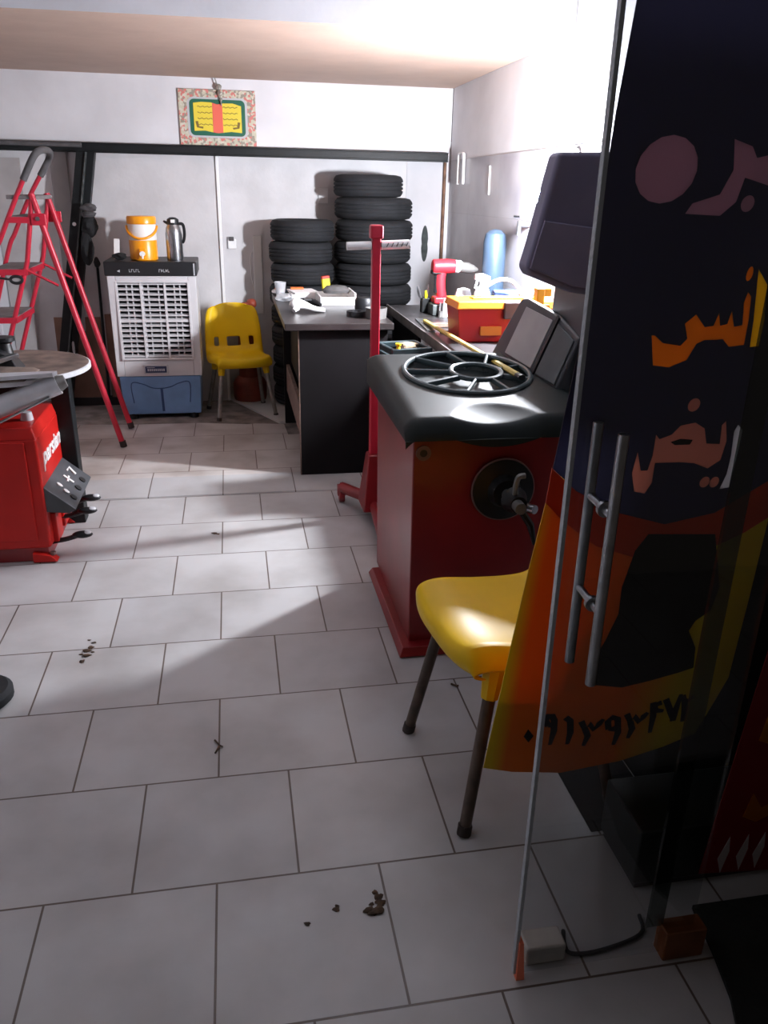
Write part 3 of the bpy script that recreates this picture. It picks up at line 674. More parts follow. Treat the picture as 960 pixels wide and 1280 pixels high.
MB().box((.36, 5.22, .864), (.44, 5.28, .872)).build('orange_slip', M['orangelabel'], t)
t = thing('yellow_carton', (.585, 5.28, .825), 'small upright yellow carton with a red top on the desk', 'carton')
rot = Euler((0, math.radians(-6), .2)).to_matrix()
MB().box((.563, 5.255, .826), (.612, 5.285, .924), rot=rot).build('carton', M['yellowbox'], t, bevel=.002)
MB().box((.558, 5.255, .922), (.606, 5.285, .940), rot=rot).build('carton_top', M['redcap'], t, bevel=.002)
t = thing('white_tray', (.60, 4.86, .825), 'white open plastic tray on the desk', 'tray')
MB().box((.495, 4.74, .826), (.705, 5.04, .832)).build('tray_base', M['white'], t)
for lo, hi in (((.495, 4.74, .83), (.705, 4.75, .872)), ((.495, 5.03, .83), (.705, 5.04, .872)), ((.495, 4.75, .83), (.505, 5.03, .872)), ((.695, 4.75, .83), (.705, 5.03, .895))):
    box('tray_wall', lo, hi, M['white'], t, bevel=.002)
tag(MB().lathe([(.001, 0), (.075, .002), (.085, .02), (.06, .042), (.001, .05)], (.61, 4.93, .8728), sx=1.0, sy=.7, seg=28).build('felt_pad', M['oval']), 'dark grey oval pad lying across the white tray', 'pad')
t = thing('white_handset', (.40, 4.46, .825), 'glossy white gun-shaped handset lying on the front of the desk', 'handset')
MB().tube(spline([(.318, 4.47, .848), (.335, 4.475, .868), (.375, 4.47, .864), (.43, 4.46, .846), (.49, 4.45, .838)], 5), [.022, .026, .030, .032, .033, .033, .032, .030, .028, .026, .024, .022, .020, .018, .017, .016, .015, .014, .013, .012, .011], 14).build('shell', M['white'], t)
MB().tube([(.335, 4.462, .852), (.318, 4.44, .838)], [.02, .012], 10).build('nozzle', M['white'], t)
t = thing('hand_tool', (.45, 4.72, .825), 'black pistol-grip tool between the white handset and the tray', 'tool')
MB().tube(spline([(.36, 4.78, .850), (.42, 4.76, .852), (.46, 4.72, .845), (.49, 4.68, .838)], 4), [.010, .012, .014, .015, .016, .017, .018, .018, .017, .016, .014, .012, .010], 10).build('grip', M['black'], t)
MB().box((.40, 4.70, .858), (.44, 4.73, .868)).build('metal_tab', M['chrome'], t, bevel=.001)
t = thing('metal_tin', (.72, 4.27, .825), 'round dull tin dish at the front right corner of the desk', 'tin')
MB().lathe([(.053, 0), (.058, .055), (.054, .055), (.05, .006), (.001, .006), (.001, 0)], (.735, 4.235, .826), seg=30).build('dish', M['tin'], t)
tag(MB().lathe([(.03, 0), (.052, 0), (.052, .028), (.03, .028)], (.64, 4.31, .826), seg=30, loop=True).build('tape_roll', M['black']), 'roll of black tape lying beside the tin on the desk', 'tape')
tag(MB().lathe([(.001, 0), (.05, 0), (.055, .012), (.055, .06), (.046, .075), (.001, .078)], (.715, 4.50, .826), seg=24).build('black_pot', M['black']), 'squat black round pot behind the tape roll on the desk', 'pot')

# ------------------------------------------------------------------ red pole stand
t = thing('pole_jack', (.60, 3.5, 0), 'red wheeled pole jack with a white cross handle before the desk', 'jack')
MB().box((.585, 3.485, .10), (.622, 3.522, 1.305)).build('pole', M['redladder'], t, bevel=.005)
MB().box((.576, 3.476, 1.262), (.631, 3.531, 1.318)).build('pole_cap', M['redladder'], t, bevel=.008)
h = MB().cyl((.478, 3.50, 1.232), (.582, 3.50, 1.236), .017).cyl((.625, 3.50, 1.237), (.745, 3.50, 1.242), .0185).build('cross_handle', M['white'], t)
e = MB()
for k in range(5): e.cyl((.645+k*.021, 3.479, 1.231+.001*k), (.653+k*.021, 3.479, 1.247+.001*k), .0022, seg=6)
e.build('grip_ridges', M['gripgrey'], h)
MB().hexa([(.545, 3.40, .06), (.64, 3.40, .06), (.64, 3.58, .06), (.545, 3.58, .06), (.575, 3.46, .32), (.635, 3.46, .32), (.635, 3.54, .32), (.575, 3.54, .32)]).build('base_housing', M['redbal'], t, bevel=.008)
for x0, y0, x1, y1 in ((.60, 3.52, .485, 3.72), (.60, 3.45, .575, 3.05)):
    MB().tube([(x0, y0, .085), (x1, y1, .075)], .022, 10, flat=1.3).build('base_leg', M['redbal'], t)
for x, y in ((.485, 3.72), (.575, 3.03), (.66, 3.55)):
    c = MB().cyl((x-.014, y, .032), (x+.014, y, .032), .032, seg=20).build('caster', M['redbal'], t, bevel=.004)
    MB().box((x-.02, y-.006, .03), (x+.02, y+.03, .085)).build('caster_fork', M['redbal'], c, bevel=.004)

# ------------------------------------------------------------------ teal tool cart behind the pole
t = thing('tool_cart', (.86, 3.8, 0), 'dark teal low tool cart between the red pole and the workbench', 'cart')
t.rotation_euler = (0, 0, 0)
A = Vector((.705, 3.62, 0)); ux = Vector((.985, .17, 0)).normalized(); uy = Vector((-.17, .985, 0)).normalized()
def cart(u0, u1, v0, v1, z0, z1, name, m, parent=t, **k):
    P = [A+ux*u+uy*v for u, v in ((u0, v0), (u1, v0), (u1, v1), (u0, v1))]
    return MB().hexa([p+Vector((0, 0, z0)) for p in P]+[p+Vector((0, 0, z1)) for p in P]).build(name, m, parent, **k)
cart(0, .205, 0, .02, .745, .775, 'front_rail', M['cart'], bevel=.006)
cart(0, .205, .20, .22, .745, .775, 'rear_rail', M['cart'], bevel=.006)
cart(0, .02, .02, .20, .745, .775, 'side_rail', M['cart'], bevel=.006)
cart(.185, .205, .02, .20, .745, .775, 'side_rail', M['cart'], bevel=.006)
cart(.01, .195, .01, .21, .725, .735, 'upper_shelf', M['cart'])
cart(.01, .195, .01, .21, .56, .57, 'middle_shelf', M['cart'])
cart(.01, .195, .01, .21, .12, .13, 'lower_shelf', M['cart'])
for u in (0, .185):
    for v in (0, .20): cart(u, u+.02, v, v+.02, .0, .745, 'post', M['cart'])
def cp(u, v, z): return A+ux*u+uy*v+Vector((0, 0, z))
tag(MB().lump(cp(.10, .10, .606), .042, (1.6, 1.0, .75), .25, 17).build('blue_rag', M['ltblue']), 'pale blue cloth bundle on the middle shelf of the teal cart', 'cloth')
tag(MB().lump(cp(.125, .11, .7625), .034, (1.5, .9, .68), .4, 11).build('beige_rag', M['beige']), 'beige rag heap on top of the teal cart', 'rag')
tag(MB().lathe([(.001, 0), (.010, 0), (.008, .012), (.014, .016), (.014, .024), (.001, .026)], cp(.035, .012, .775), seg=12).build('valve_cap', M['yellowbox']), 'tiny yellow cap on the rail of the teal cart', 'cap')

# ------------------------------------------------------------------ workbench along the right wall
t = thing('workbench', (1.23, 4.0, 0), 'dark steel workbench along the right wall', 'workbench')
MB().box((.93, 3.08, .765), (1.515, 4.95, .80)).build('bench_top', M['bench'], t, bevel=.004)
box('top_edge', (.922, 3.08, .76), (.930, 4.95, .806), M['tin'], t)
for x in (.955, 1.46):
    for y in (3.12, 4.87): box('leg', (x, y, 0), (x+.045, y+.045, .765), M['steel_dark'], t, bevel=.002)
box('under_shelf', (.95, 3.10, .22), (1.5, 4.93, .245), M['steel_dark'], t)
box('back_board', (1.50, 3.1, .245), (1.515, 4.93, .765), M['steel_dark'], t)
box('side_board', (.96, 4.20, .245), (.975, 4.88, .765), M['desk'], t)
t = thing('tool_cup', (1.10, 4.62, .80), 'dark square tool cup at the far end of the workbench', 'cup')
MB().box((1.065, 4.60, .80), (1.12, 4.655, .885)).build('cup_body', M['steel_dark'], t, bevel=.006)
for k, (nm, lab, p0, p1, r, m) in enumerate((('pliers', 'grey pliers leaning leftmost in the dark tool cup', (1.08, 4.63, .83), (1.045, 4.64, .945), .009, 'chrome'),
        ('screwdriver', 'yellow-handled screwdriver in the dark tool cup', (1.095, 4.62, .83), (1.085, 4.60, .925), .008, 'yellowbox'),
        ('steel_punch', 'thin bright steel punch standing in the dark tool cup', (1.105, 4.635, .83), (1.105, 4.64, .955), .007, 'alu'))):
    h = thing(nm, p0, lab, nm.replace('_', ' '), 'tools in the cup')
    p0 = Vector(p0); p1 = Vector(p1)
    MB().tube([p0, p0+(p1-p0)*.55], r*.6, 8).build('shaft', M['chrome'], h)
    MB().tube([p0+(p1-p0)*.5, p0+(p1-p0)*.75, p1], [r, r*1.2, r*.7], 8).build('handle', M[m], h)
t = thing('socket_set', (1.15, 4.44, .80), 'bundle of grey sockets and nozzles beside the tool cup', 'sockets')
for k, (x, y, z, r) in enumerate(((1.142, 4.455, .875, .015), (1.155, 4.425, .905, .016), (1.175, 4.455, .885, .014), (1.13, 4.42, .835, .013))):
    MB().cyl((x, y, .801), (x+.004, y, z), r, r*.9, 12).build('socket', M['alu'] if k < 3 else M['tin'], t)
t = thing('cordless_drill', (1.20, 4.55, .85), 'red cordless drill standing on a dark case on the bench', 'drill')
def dr(x, z, y=4.55): return Vector((x, y, z))
MB().tube(spline([dr(1.105, 1.062), dr(1.12, 1.062), dr(1.19, 1.064), dr(1.235, 1.064)], 4), [.034, .036, .038, .039, .040, .040, .040, .040, .040, .039, .038, .037, .036], 14).build('motor_housing', M['drillred'], t)
MB().box((1.10, 4.525, 1.02), (1.16, 4.575, 1.045)).build('rear_grip', M['black'], t, bevel=.008)
MB().tube(spline([dr(1.16, 1.04), dr(1.155, .97), dr(1.165, .90)], 4), .024, 12, flat=1.2).build('handle', M['drillred'], t)
MB().tube([dr(1.14, 1.03), dr(1.138, .92)], .013, 10, flat=1.6).build('handle_grip', M['black'], t)
MB().box((1.115, 4.50, .862), (1.215, 4.60, .90)).build('battery', M['drillred'], t, bevel=.010)
MB().tube([dr(1.235, 1.064), dr(1.26, 1.062), dr(1.27, 1.058)], [.034, .036, .030], 14).build('torque_collar', M['white'], t)
MB().tube([dr(1.27, 1.06), dr(1.31, 1.055), dr(1.345, 1.048), dr(1.37, 1.046)], [.029, .030, .022, .007], 14).build('chuck', M['tin'], t)
tag(MB().box((1.10, 4.48, .801), (1.30, 4.64, .861)).build('drill_case', M['steel_edge'], bevel=.006), 'flat dark case under the red cordless drill', 'case')
t = thing('white_mug', (1.27, 4.43, .80), 'white mug behind the left end of the red toolbox', 'mug')
MB().lathe([(.001, 0), (.035, 0), (.045, .05), (.048, .115), (.036, .15), (.001, .16)], (1.262, 4.44, .801), seg=20).build('mug_body', M['white'], t)
MB().lathe([(.049, .03), (.051, .035), (.051, .075), (.049, .08)], (1.262, 4.44, .801), seg=20).build('band', M['tin'], t)
t = thing('spray_bottle', (1.335, 4.25, .80), 'white trigger spray bottle behind the red toolbox', 'spray bottle')
MB().lathe([(.001, 0), (.042, 0), (.044, .01), (.044, .15), (.032, .175), (.016, .19), (.016, .21), (.001, .21)], (1.315, 4.26, .801), seg=20).build('bottle', M['white'], t)
MB().tube([(1.27, 4.26, 1.035), (1.31, 4.26, 1.03), (1.35, 4.26, 1.02)], [.016, .024, .018], 10).build('trigger_head', M['white'], t)
MB().tube([(1.285, 4.26, 1.02), (1.275, 4.26, .975)], .007, 8).build('trigger', M['white'], t)
for x, y, w_, lab in ((1.375, 4.10, .05, 'blue roll behind the toolbox, nearer the white spray bottle'), (1.455, 4.10, .035, 'smaller blue roll behind the toolbox, nearer the yellow-tipped hose')):
    tag(MB().lathe([(.012, -w_), (.036, -w_), (.036, w_), (.012, w_)], (x, y, .951), axis=(1, 0, 0), seg=22, loop=True).build('tape_roll', M['blueroll'], bevel=.003), lab, 'roll', 'blue rolls on the shelf box')
tag(MB().box((1.34, 4.03, .801), (1.51, 4.19, .914)).build('parts_box', M['steel_edge'], bevel=.004), 'grey parts box carrying the blue rolls behind the toolbox', 'box')
t = thing('air_hose', (1.37, 3.98, .98), 'white curved hose arching over the toolbox with a yellow end', 'hose')
MB().tube(spline([(1.225, 4.0, .965), (1.26, 4.0, 1.015), (1.32, 4.0, 1.045), (1.385, 4.0, 1.04), (1.43, 4.0, 1.00)], 6), .010, 10).build('hose', M['white'], t)
MB().tube(spline([(1.43, 4.0, 1.0), (1.452, 4.015, .965), (1.47, 4.03, .935)], 5), [.013, .014, .015, .015, .015, .014, .014, .013, .013, .012, .01], 10).build('handle_end', M['stick'], t)
MB().tube([(1.225, 4.0, .97), (1.215, 4.0, .88), (1.225, 4.0, .805)], .011, 10).build('stand_pipe', M['tin'], t)
t = thing('toolbox', (1.25, 3.72, .80), 'red toolbox with an orange lid on the workbench', 'toolbox')
MB().hexa([(1.025, 3.63, .801), (1.475, 3.63, .801), (1.475, 3.83, .801), (1.025, 3.83, .801), (1.01, 3.62, .955), (1.49, 3.62, .955), (1.49, 3.84, .955), (1.01, 3.84, .955)]).build('box_body', M['boxred'], t, bevel=.006)
MB().hexa([(1.0, 3.61, .953), (1.50, 3.61, .953), (1.50, 3.85, .953), (1.0, 3.85, .953), (1.008, 3.62, .988), (1.492, 3.62, .988), (1.492, 3.84, .988), (1.008, 3.84, .988)]).build('lid', M['boxorange'], t, bevel=.006)
box('latch', (1.225, 3.600, .91), (1.30, 3.622, .985), M['boxdark'], t, bevel=.004)
box('box_label', (1.12, 3.612, .835), (1.22, 3.63, .875), M['boxlabel'], t)
MB().box((1.10, 3.70, .987), (1.40, 3.76, .995)).build('lid_tray', M['boxorange'], t, bevel=.003)
t = thing('orange_clamp', (1.32, 3.42, .80), 'orange plastic clamp standing at the right end of the toolbox', 'clamp')
MB().box((1.30, 3.40, .80), (1.335, 3.45, 1.07)).build('clamp_bar', M['orange'], t, bevel=.005)
for z in (1.035, .965, .88): MB().box((1.33, 3.405, z), (1.368, 3.445, z+.035)).build('jaw', M['orange'], t, bevel=.005)
for z, lab in ((.915, 'white folded cloth on the bench behind the orange clamp'), ):
    t = thing('folded_cloth', (1.43, 3.92, .80), lab, 'cloth')
    MB().lump((1.455, 3.90, .955), .045, (1.1, .8, .42), .15, 31).build('lower_fold', M['white'], t)
    MB().lump((1.445, 3.915, .99), .05, (1.2, .7, .32), .12, 32).build('upper_fold', M['white'], t)
    MB().box((1.40, 3.86, .801), (1.51, 3.955, .94)).build('carton_base', M['offwhite'], t, bevel=.004)
t = thing('gas_cylinder', (1.445, 4.48, .80), 'pale blue cylinder standing on the bench against the wall', 'cylinder')
MB().lathe([(.001, 0), (.060, 0), (.064, .01), (.064, .40), (.055, .44), (.03, .46), (.001, .465)], (1.445, 4.50, .801), seg=28).build('bottle', M['bluecyl'], t)
MB().lathe([(.064, .02), (.066, .022), (.066, .04), (.064, .042)], (1.445, 4.50, .801), seg=28).build('base_band', M['tin'], t)
tag(MB().box((1.0, 4.07, .801), (1.09, 4.105, .822), rot=Euler((0, 0, .1)).to_matrix()).build('wood_block', M['chip'], bevel=.003), 'small brown wooden block on the bench left of the toolbox', 'block')
tag(MB().tube([(1.0, 3.90, .81), (1.02, 3.895, .81), (1.10, 3.88, .81)], [.013, .009, .008], 10).build('socket_wrench', M['chrome']), 'short bright wrench on the bench beside the red toolbox', 'wrench')
tag(MB().box((.96, 3.95, .801), (1.0, 4.35, .807), rot=Euler((0, 0, -.06)).to_matrix()).build('steel_ruler', M['chrome']), 'flat steel strip along the front edge of the workbench', 'strip')
t = thing('measuring_stick', (1.0, 3.4, .82), 'long yellow stick laid from the bench onto the balancing machine', 'stick')
MB().tube([(.992, 4.20, .815), (.948, 2.60, .872)], .0125, 8, flat=.75).build('stick', M['stick'], t)
MB().tube([(.948, 2.60, .872), (.9467, 2.55, .874)], .0128, 8, flat=.75).build('stick_tip', M['black'], t)

# wall fittings on the right wall
t = thing('wall_pipe', (1.51, 5.53, 1.5), 'small white bent pipe on the right wall near the beam end', 'pipe')
MB().tube(spline([(1.512, 5.60, 1.50), (1.512, 5.60, 1.665), (1.512, 5.585, 1.685), (1.512, 5.50, 1.685), (1.512, 5.48, 1.66), (1.512, 5.47, 1.50)], 5), .009, 8).build('bent_pipe', M['white'], t)
t = thing('wall_tap', (1.51, 4.20, 1.28), 'bright metal wall tap just left of the dark hood', 'tap')
MB().cyl((1.528, 4.20, 1.305), (1.47, 4.20, 1.305), .017).tube([(1.475, 4.20, 1.32), (1.47, 4.2, 1.25)], .013).build('tap_body', M['chrome'], t)
MB().box((1.455, 4.15, 1.335), (1.475, 4.25, 1.347)).build('tap_handle', M['chrome'], t, bevel=.004)
tag(MB().tube([(1.527, 4.95, 1.60), (1.527, 4.94, 1.44)], .005, 6).build('white_string', M['white']), 'short white cord hanging on the grey marble wall', 'cord')

# ------------------------------------------------------------------ wheel balancer
t = thing('wheel_balancer', (.78, 2.62, 0), 'red wheel balancing machine with a dark spoked tool tray', 'wheel balancer')
MB().hexa([(.487, 2.245, .005), (1.14, 2.245, .005), (1.14, 2.90, .005), (.487, 2.90, .005), (.50, 2.26, .035), (1.12, 2.26, .035), (1.12, 2.88, .035), (.50, 2.88, .035)]).build('base_plate', M['redbal'], t, bevel=.003)
MB().hexa([(.527, 2.30, .03), (1.09, 2.30, .03), (1.09, 2.93, .03), (.527, 2.93, .03), (.522, 2.305, .77), (1.10, 2.305, .77), (1.10, 2.95, .77), (.522, 2.95, .77)]).build('cabinet', M['redbal'], t, bevel=.006)
# tray: height field with a round compartment well and a scooped front
bm = bmesh.new(); NX, NY = 72, 80; x0, x1, y0, y1 = .488, 1.13, 2.255, 3.0
cx, cy, R0 = .80, 2.715, .222
def tz(x, y):
    z = .822+.058*(y-2.35)/.6
    e = min(x-x0, x1-x, y1-y); z -= .030*max(0, 1-e/.05)**2
    z -= .055*max(0, 1-(y-y0)/.045)**2
    r = math.hypot((x-cx), (y-cy)*.96)
    if r < R0: z -= .052*min(1, (R0-r)/.012)
    # scoop above the shaft
    s = ((x-.78)/.15)**2+((y-2.24)/.17)**2
    if s < 1: z -= .032*(1-s)
    return z
G = [[bm.verts.new((x0+(x1-x0)*i/NX, y0+(y1-y0)*j/NY, tz(x0+(x1-x0)*i/NX, y0+(y1-y0)*j/NY))) for i in range(NX+1)] for j in range(NY+1)]
for j in range(NY):
    for i in range(NX): bm.faces.new([G[j][i], G[j][i+1], G[j+1][i+1], G[j+1][i]])
loop = G[0]+[G[j][NX] for j in range(1, NY+1)]+[G[NY][i] for i in range(NX-1, -1, -1)]+[G[j][0] for j in range(NY-1, 0, -1)]
ins = [(min(max(v.co.x, .515), 1.10), min(max(v.co.y, 2.29), 2.965)) for v in loop]
low = [bm.verts.new((v.co.x, v.co.y, .752+.02*(v.co.y-2.3))) for v in loop]
n = len(loop)
for i in range(n): bm.faces.new([loop[i], low[i], low[(i+1) % n], loop[(i+1) % n]])
bm.faces.new(low)
m = MB(); m.bm.free(); m.bm = bm
tr = m.build('tool_tray', M['tray'], t, angle=50)
zt = lambda x, y: .822+.058*(y-2.35)/.6
ring = lambda r, dz=0: [(cx+r*math.cos(a), cy+r*math.sin(a)/.96, zt(0, cy+r*math.sin(a)/.96)+dz) for a in [2*PI*k/64 for k in range(64)]]
MB().tube(ring(R0, .004), .0095, 8, closed=True).build('tray_ring', M['trayring'], tr)
hx, hy = .835, 2.72
hub = lambda r, dz=0: [(hx+r*math.cos(a), hy+r*math.sin(a), zt(0, hy+r*math.sin(a))+dz) for a in [2*PI*k/40 for k in range(40)]]
MB().tube(hub(.090, .002), .0095, 8, closed=True).build('hub_ring', M['trayring'], tr)
for k in range(9):
    a = 2*PI*(k+.35)/9
    pa = (hx+.088*math.cos(a), hy+.088*math.sin(a)); pb = (cx+R0*math.cos(a), cy+R0*math.sin(a)/.96)
    MB().tube([(pa[0], pa[1], zt(0, pa[1])-.002), (pb[0], pb[1], zt(0, pb[1])+.002)], .0068, 8, flat=1.6).build('tray_spoke', M['trayring'], tr)
# shaft, flange, quick nut
F_ = Vector((.815, 2.30, .575))
fl = MB().lathe([(.001, 0), (.100, 0), (.103, .008), (.100, .022), (.055, .03), (.045, .06), (.001, .062)], F_, axis=(0, -1, 0), seg=40).build('flange', M['flange'], t)
MB().tube([(F_.x+.1015*math.cos(a), 2.284, F_.z+.1015*math.sin(a)) for a in [2*PI*k/48 for k in range(48)]], .004, 6, closed=True).build('flange_rim', M['ringmetal'], fl)
MB().cyl(F_+Vector((0, -.05, 0)), F_+Vector((0, -.19, 0)), .019, .018).build('threaded_shaft', M['tin'], fl)
q = MB().lathe([(.001, 0), (.038, 0), (.042, .01), (.03, .03), (.026, .055), (.001, .058)], F_+Vector((.005, -.10, 0)), axis=(0, -1, 0), seg=24).build('quick_nut', M['flange'], t)
MB().tube(spline([F_+Vector((0, -.13, .02)), F_+Vector((-.005, -.14, .05)), F_+Vector((0, -.145, .085)), F_+Vector((.02, -.145, .09))], 4), .009, 8).build('nut_handle', M['tin'], q)
MB().tube([F_+Vector((.01, -.13, -.01)), F_+Vector((.05, -.15, -.07)), F_+Vector((.068, -.15, -.135))], [.012, .012, .006], 8).build('nut_lever', M['flange'], q)
MB().cyl(F_+Vector((.03, -.13, -.015)), F_+Vector((.052, -.17, -.012)), .014).build('nut_button', M['chrome'], q)
MB().lathe([(.012, 0), (.024, 0), (.024, .006), (.012, .006)], (.555, 2.304, .70), axis=(0, -1, 0), seg=24, loop=True).build('cable_ring', M['ringmetal'], t)
MB().cyl((.555, 2.306, .70), (.555, 2.299, .70), .012).build('cable_hole', M['black'], t)
# display head: leaning pad facing the front left
D0 = Vector((.985, 2.985, .855)); D1 = Vector((1.06, 2.54, .842))
du = (D1-D0); W = du.length; du.normalize()
dn = Vector((-.97, -.25, 0)); dn -= du*dn.dot(du); dn.normalize(); dup = dn.cross(du)*-1
if dup.z < 0: dup = -dup
lean = (dup+dn*-.42).normalized(); nn = du.cross(lean); 
if nn.x > 0: nn = -nn
H = .228
dp = lambda u, v, d: D0+du*(u*W)+lean*(v*H)+nn*d
hd = MB(); hd.prism([(-.09, -.04), (1.04, -.08), (1.02, .80), (.66, 1.0), (.10, 1.12), (.0, 1.08)], dp, -.075, 0)
hd = hd.build('display_head', M['dispshell'], t, bevel=.012, seg=3)
MB().prism([(.14, .16), (.60, .10), (.60, .90), (.15, .97)], dp, -.002, .004).build('display_pad', M['screen'], hd, bevel=.002)
MB().prism([(.70, .05), (1.0, .02), (.985, .72), (.70, .88)], dp, -.002, .006).build('key_panel', M['dispkey'], hd, bevel=.003)
MB().prism([(.645, .02), (.68, .02), (.68, .96), (.645, .99)], dp, -.002, .008).build('divider', M['black'], hd)
# raised wheel hood above the shaft
hf = lambda u, v, d: Vector((u, 2.16+d-(v-1.2)*.06, v))
hd = MB(); hd.prism([(.842, 1.552), (.99, 1.556), (1.15, 1.535), (1.17, 1.20), (1.02, 1.185), (.925, 1.197), (.80, 1.243), (.784, 1.262), (.80, 1.33)], hf, 0, .075)
hd = hd.build('wheel_hood', M['hood'], t, bevel=.014, seg=3)
MB().prism([(.795, 1.262), (.925, 1.215), (1.02, 1.203), (1.15, 1.22), (1.15, 1.365), (1.0, 1.365), (.822, 1.385)], hf, -.006, .002).build('hood_flap', M['hood_l'], hd, bevel=.003)
MB().hexa([(1.135, 2.50, .03), (1.30, 2.50, .03), (1.30, 2.88, .03), (1.135, 2.88, .03), (1.135, 2.50, 1.36), (1.30, 2.50, 1.36), (1.30, 2.80, 1.36), (1.135, 2.80, 1.36)]).build('added_hood_stand', M['dispshell'], t, bevel=.012, seg=3)  # mostly hidden stand, added to block wall glare from chair and banner
MB().box((1.15, 2.22, 1.26), (1.28, 2.52, 1.34)).build('hood_arm', M['dispshell'], t, bevel=.010)
MB().box((1.14, 2.15, 1.18), (1.32, 2.235, 1.53)).build('hood_side', M['hood'], t, bevel=.012)

# ------------------------------------------------------------------ hanging bulb
LP = Vector((1.40, 3.66, 1.425))
t = thing('wall_lamp', (1.52, 3.50, 1.5), 'glaring white light bulb on a bracket high on the right wall', 'lamp')
MB().lathe([(.001, -.055), (.022, -.05), (.038, -.03), (.044, 0), (.040, .025), (.026, .05), (.018, .062), (.001, .064)], LP, seg=24).build('bulb', M['lampglass'], t)
MB().lathe([(.001, .06), (.020, .06), (.021, .10), (.012, .115), (.001, .118)], LP, seg=20).build('socket', M['white'], t)
MB().tube(spline([LP+Vector((0, 0, .115)), LP+Vector((.03, 0, .14)), LP+Vector((.10, 0, .14)), Vector((1.53, 3.66, 1.60))], 5), .009, 8).build('bracket', M['white'], t)
MB().lathe([(.001, 0), (.04, 0), (.04, .012), (.001, .014)], (1.533, 3.66, 1.60), axis=(-1, 0, 0), seg=20).build('wall_rose', M['white'], t)

# ------------------------------------------------------------------ plaque on the white band
t = thing('wall_plaque', (-.04, 5.88, 1.69), 'framed open-book plaque hung on the white wall band', 'plaque')
pf = lambda u, v, d: Vector((-.288+u*.49, 5.898-d, 1.705+v*.328-(u-.5)*.0))
def rr(u0, u1, v0, v1, r, n=5):
    out = []
    for cx_, cy_, a0 in ((u1-r, v1-r*1.45, 0), (u0+r, v1-r*1.45, PI/2), (u0+r, v0+r*1.45, PI), (u1-r, v0+r*1.45, 1.5*PI)):
        for k in range(n+1): a = a0+PI/2*k/n; out.append((cx_+r*math.cos(a), cy_+r*1.45*math.sin(a)))
    return out
fr = MB().prism([(0, 0), (1, 0), (1, 1), (0, 1)], pf, 0, .012).build('floral_border', M['frame'], t, bevel=.002)
MB().prism(rr(.11, .89, .14, .86, .08), pf, .0105, .014).build('inner_line', M['badge_l'], fr)
MB().prism(rr(.14, .86, .175, .825, .06), pf, .012, .016).build('green_field', M['green'], t)
e = MB(); e.prism([(.19, .255), (.33, .265), (.44, .235), (.50, .225), (.56, .235), (.67, .255), (.81, .24), (.81, .72), (.70, .765), (.58, .76), (.50, .735), (.42, .77), (.30, .775), (.19, .755)], pf, .0155, .019)
bk = e.build('open_book', M['gold'], t)
e = MB(); e.prism([(.435, .236), (.50, .225), (.565, .236), (.565, .755), (.50, .738), (.435, .765)], pf, .0185, .0205); e.build('book_gutter', M['pagered'], bk)
e = MB()
for k in range(4):
    v = .69-k*.105
    for u0, u1 in ((.24, .43), (.57, .76)):
        pts = [(u0+(u1-u0)*i/10, v+.012*math.sin(i*2.1+k)) for i in range(11)]
        ribbon(e, pts, .012, pf, .0185, .0197)
for u0, s_ in ((.225, 1), (.775, -1)):
    ribbon(e, [(u0, .43), (u0+.012*s_, .33), (u0+.08*s_, .315)], .035, pf, .0185, .0199)
e.build('script_lines', M['ink'], bk)
t = thing('hanging_charm', (-.02, 5.865, 1.95), 'silver charm on a string hanging in front of the plaque', 'charm')
MB().tube(spline([(-.05, 5.868, 2.10), (-.035, 5.868, 2.05), (-.022, 5.868, 1.99), (-.015, 5.868, 1.94)], 5), .004, 6).build('string', M['silverwire'], t)
for z, r in ((2.045, .018), (2.01, .014), (1.975, .010)): MB().lump((-.028+(2.045-z)*.15, 5.868, z), r, (1, .6, 1.1), .3, int(z*100)).build('bead', M['silverwire'], t)

# ------------------------------------------------------------------ glass door, banners and things at the entrance
d = bpy.data.objects.new('door_1', None); C.objects.link(d); d.location = (.64, 1.07, 0); struct(d, 'frameless glass door leaf with long steel bar handles'); d['category'] = 'door'
box('glass_pane', (.487, 1.065, .012), (.86, 1.075, 2.02), GLASS, d)
box('glass_edge', (.481, 1.0640, .012), (.4875, 1.0760, 2.02), M['frost'], d)
box('hinge_strip', (.765, 1.0765, .07), (.80, 1.084, 2.02), STRIP, d)
h = MB().tube([(.538, 1.02, .715), (.538, 1.02, 1.135)], .0085, 12).build('bar_handle', M['chrome'], d)
h2 = MB().tube([(.546, 1.12, .695), (.546, 1.12, 1.125)], .0085, 12).build('bar_handle', M['chrome'], d)
for z in (1.005, .842): MB().cyl((.540, 1.02, z), (.546, 1.12, z), .0065).lathe([(.001, 0), (.013, 0), (.013, .008), (.001, .008)], (.543, 1.062, z), axis=(0, -1, 0), seg=14).build('standoff', M['chrome'], d)
MB().box((.795, 1.05, .0), (.885, 1.09, .075)).build('hinge_fitting', M['brownpatch'], d, bevel=.004)
MB().hexa([(.486, 1.058, .0), (.503, 1.058, .0), (.503, 1.082, .0), (.486, 1.082, .0), (.486, 1.058, .10), (.494, 1.058, .10), (.494, 1.082, .10), (.486, 1.082, .10)]).build('corner_reflector', M['orangepatch'], d)

